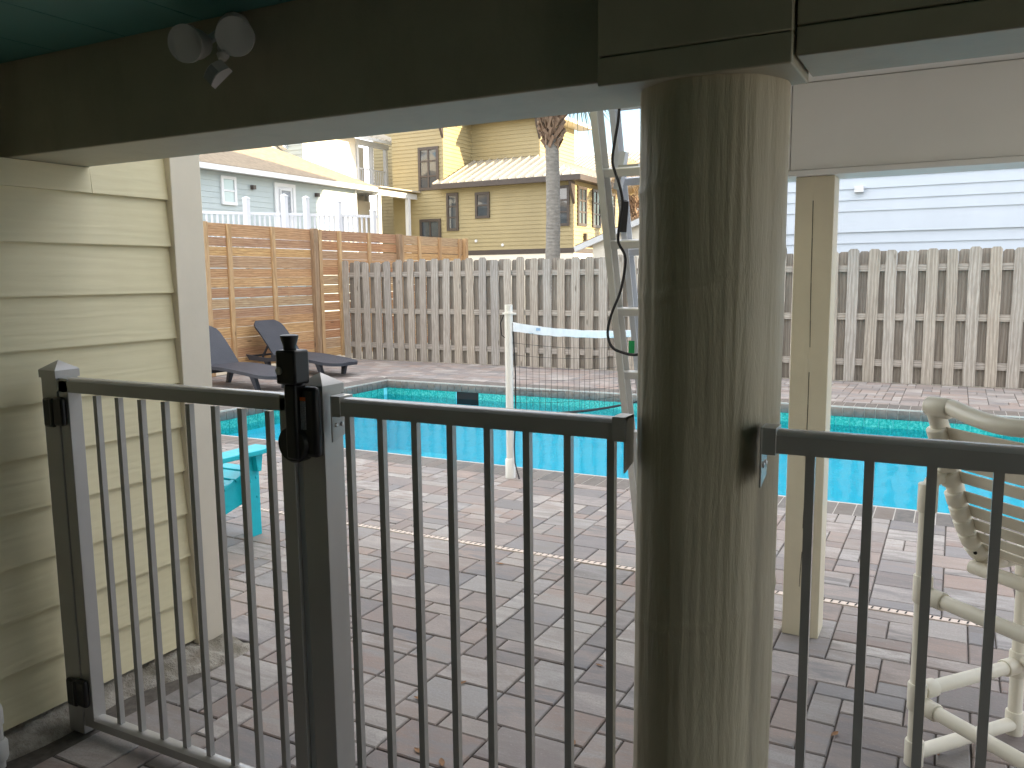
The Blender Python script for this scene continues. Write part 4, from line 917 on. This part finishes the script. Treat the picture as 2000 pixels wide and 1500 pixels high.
# ------------------------------------------------------------------ distant buildings
fw = thing('far_white_house', 'distant white house with pale metal roof beyond the yellow house', 'house', (-22, 60, 0))
MB().box(-30, -14, 60, 70, 0, 9.35).obj('wall', M['white_paint'], fw); b = MB().prism([(-30.5, 59.4, 9.36), (-13.5, 59.4, 9.36), (-13.5, 64, 11.1), (-30.5, 64, 11.1)][::-1], (0, 0, -.1))
for i in range(40): b.bar((-30.3+i*.43, 59.4, 9.42), (-30.3+i*.43, 64, 11.16), .06, .1)
b.obj('roof', M['roof_metal'], fw, smooth=0); window(fw, (-23.6, 59.99, 8.9), (1, 0), 1.3, .7, (0, -1), .1, 'white_paint', 'sash_glass')
gs = thing('white_gabled_shed', 'small pale shed with white gable trim just behind the fence', 'shed', (-7, 24, 0))
MB().prism([(-9.9, 24, -.05), (-4.3, 24, -.05), (-4.3, 24, 2.45), (-7.1, 24, 3.45), (-9.9, 24, 2.45)], (0, 4, 0)).obj('wall', M['cream_wall'], gs)
for s in (-1, 1):
    MB().bar((-7.1+s*3.3, 23.8, 2.30), (-7.1+s*.02, 23.8, 3.52), .12, .16, (0, 0, 1)).obj('rake_trim', M['white_paint'], gs); MB().bar((-7.1+s*3.3, 26, 2.40), (-7.1+s*.02, 26, 3.62), 4.4, .05, (0, 0, 1)).obj('roof', M['shingle'], gs)
fh = thing('far_beige_house', 'distant sunlit beige house seen through the ladder rungs', 'house', (-14, 48, 0))
MB().box(-22, -12.5, 48, 56, 0, 6.4).obj('wall', M['cream_wall'], fh); MB().prism([(-22.5, 47.5, 6.41), (-12, 47.5, 6.41), (-13.5, 51, 7.9), (-21, 51, 7.9)][::-1], (0, 0, -.1)).obj('roof', M['shingle'], fh)
for x in (-17.2, -15.6): window(fh, (x, 47.99, 4.6), (1, 0), .9, 1.5, (0, -1), .1, 'white_paint', 'glass', (1, 2))

# ------------------------------------------------------------------ palms
def palm(name, label, base, h, r, crown_r, seed, dead=False, nf=34):
    rr = random.Random(seed); t = thing(name, label, 'palm tree', base); B = V(base)
    pts = []; R = []
    for i in range(25):
        q = i/24; pts.append(B+V((.10*math.sin(q*2.2), .06*math.sin(q*3), h*q))); R.append(r*(1.08-.16*q+.03*math.sin(i*2.1)+rr.uniform(-.02, .02)))
    MB().tube(pts, R, 18).obj('trunk', M['bark'], t, smooth=70)
    top_ = pts[-1]
    for k in range(96):                 # criss-cross boots
        zz = -.22+1.35*(k/96); a = k*2.399; rad_ = r*.80+.03
        p = top_+V((math.cos(a)*rad_, math.sin(a)*rad_, zz)); tw = rr.choice([-1, 1])*rr.uniform(.7, 1.1)
        o = V((math.cos(a+tw), math.sin(a+tw), 0)); ln_ = rr.uniform(.30, .44)*(r/.19)*(.55+.6*k/96)
        q = p+o*ln_*.85+V((0, 0, ln_*.62)); n_ = V((math.cos(a), math.sin(a), .3)).normalized()
        b = MB().bar(p-V((0, 0, .12)), q, .095, .03, n_); b.obj('boot', M['boot'], t, smooth=0)
    b = MB()
    c0 = top_+V((0, 0, 1.9))
    for k in range(nf):
        a = k*2.399+rr.uniform(-.2, .2); el = rr.uniform(-.40, 1.2); L = crown_r*rr.uniform(.85, 1.1)
        d = V((math.cos(a)*math.cos(el), math.sin(a)*math.cos(el), math.sin(el)))
        mid = c0+d*L*.5; dv = (d+V((0, 0, -.45))).normalized(); tip = mid+dv*.25
        b.tube([c0, c0+d*L*.25+V((0, 0, .04)), mid], [.022, .016, .010], 5, False)
        sd = dv.cross(V((0, 0, 1))).normalized(); 
        for j in range(26):
            f = (j-12.5)/12.5; an = f*1.75; dr_ = (dv*math.cos(an)+sd*math.sin(an)).normalized(); ll = L*.62*(1-.25*abs(f))*rr.uniform(.85, 1.05)
            w = dr_.cross(dv.cross(sd)).normalized()*.022
            m1 = mid+dr_*ll*.55+V((0, 0, -.03)); e = mid+dr_*ll+V((0, 0, -.16-.30*rr.random()))
            b.add([mid-w*.3, mid+w*.3, m1+w, m1-w, e], [(0, 1, 2, 3), (3, 2, 4)])
    b.obj('crown', M['dead_frond'] if dead else M['frond'], t, smooth=0)
    return t
palm('cabbage_palm', 'cabbage palm with grey trunk and criss-cross boots before the yellow house', (-9.95, 21, -.05), 5.3, .195, 2.3, 3)
palm('dry_palm', 'small dry-fronded palm seen through the ladder rungs', (-13.2, 37, -.05), 3.9, .16, 1.6, 9, True, 26)
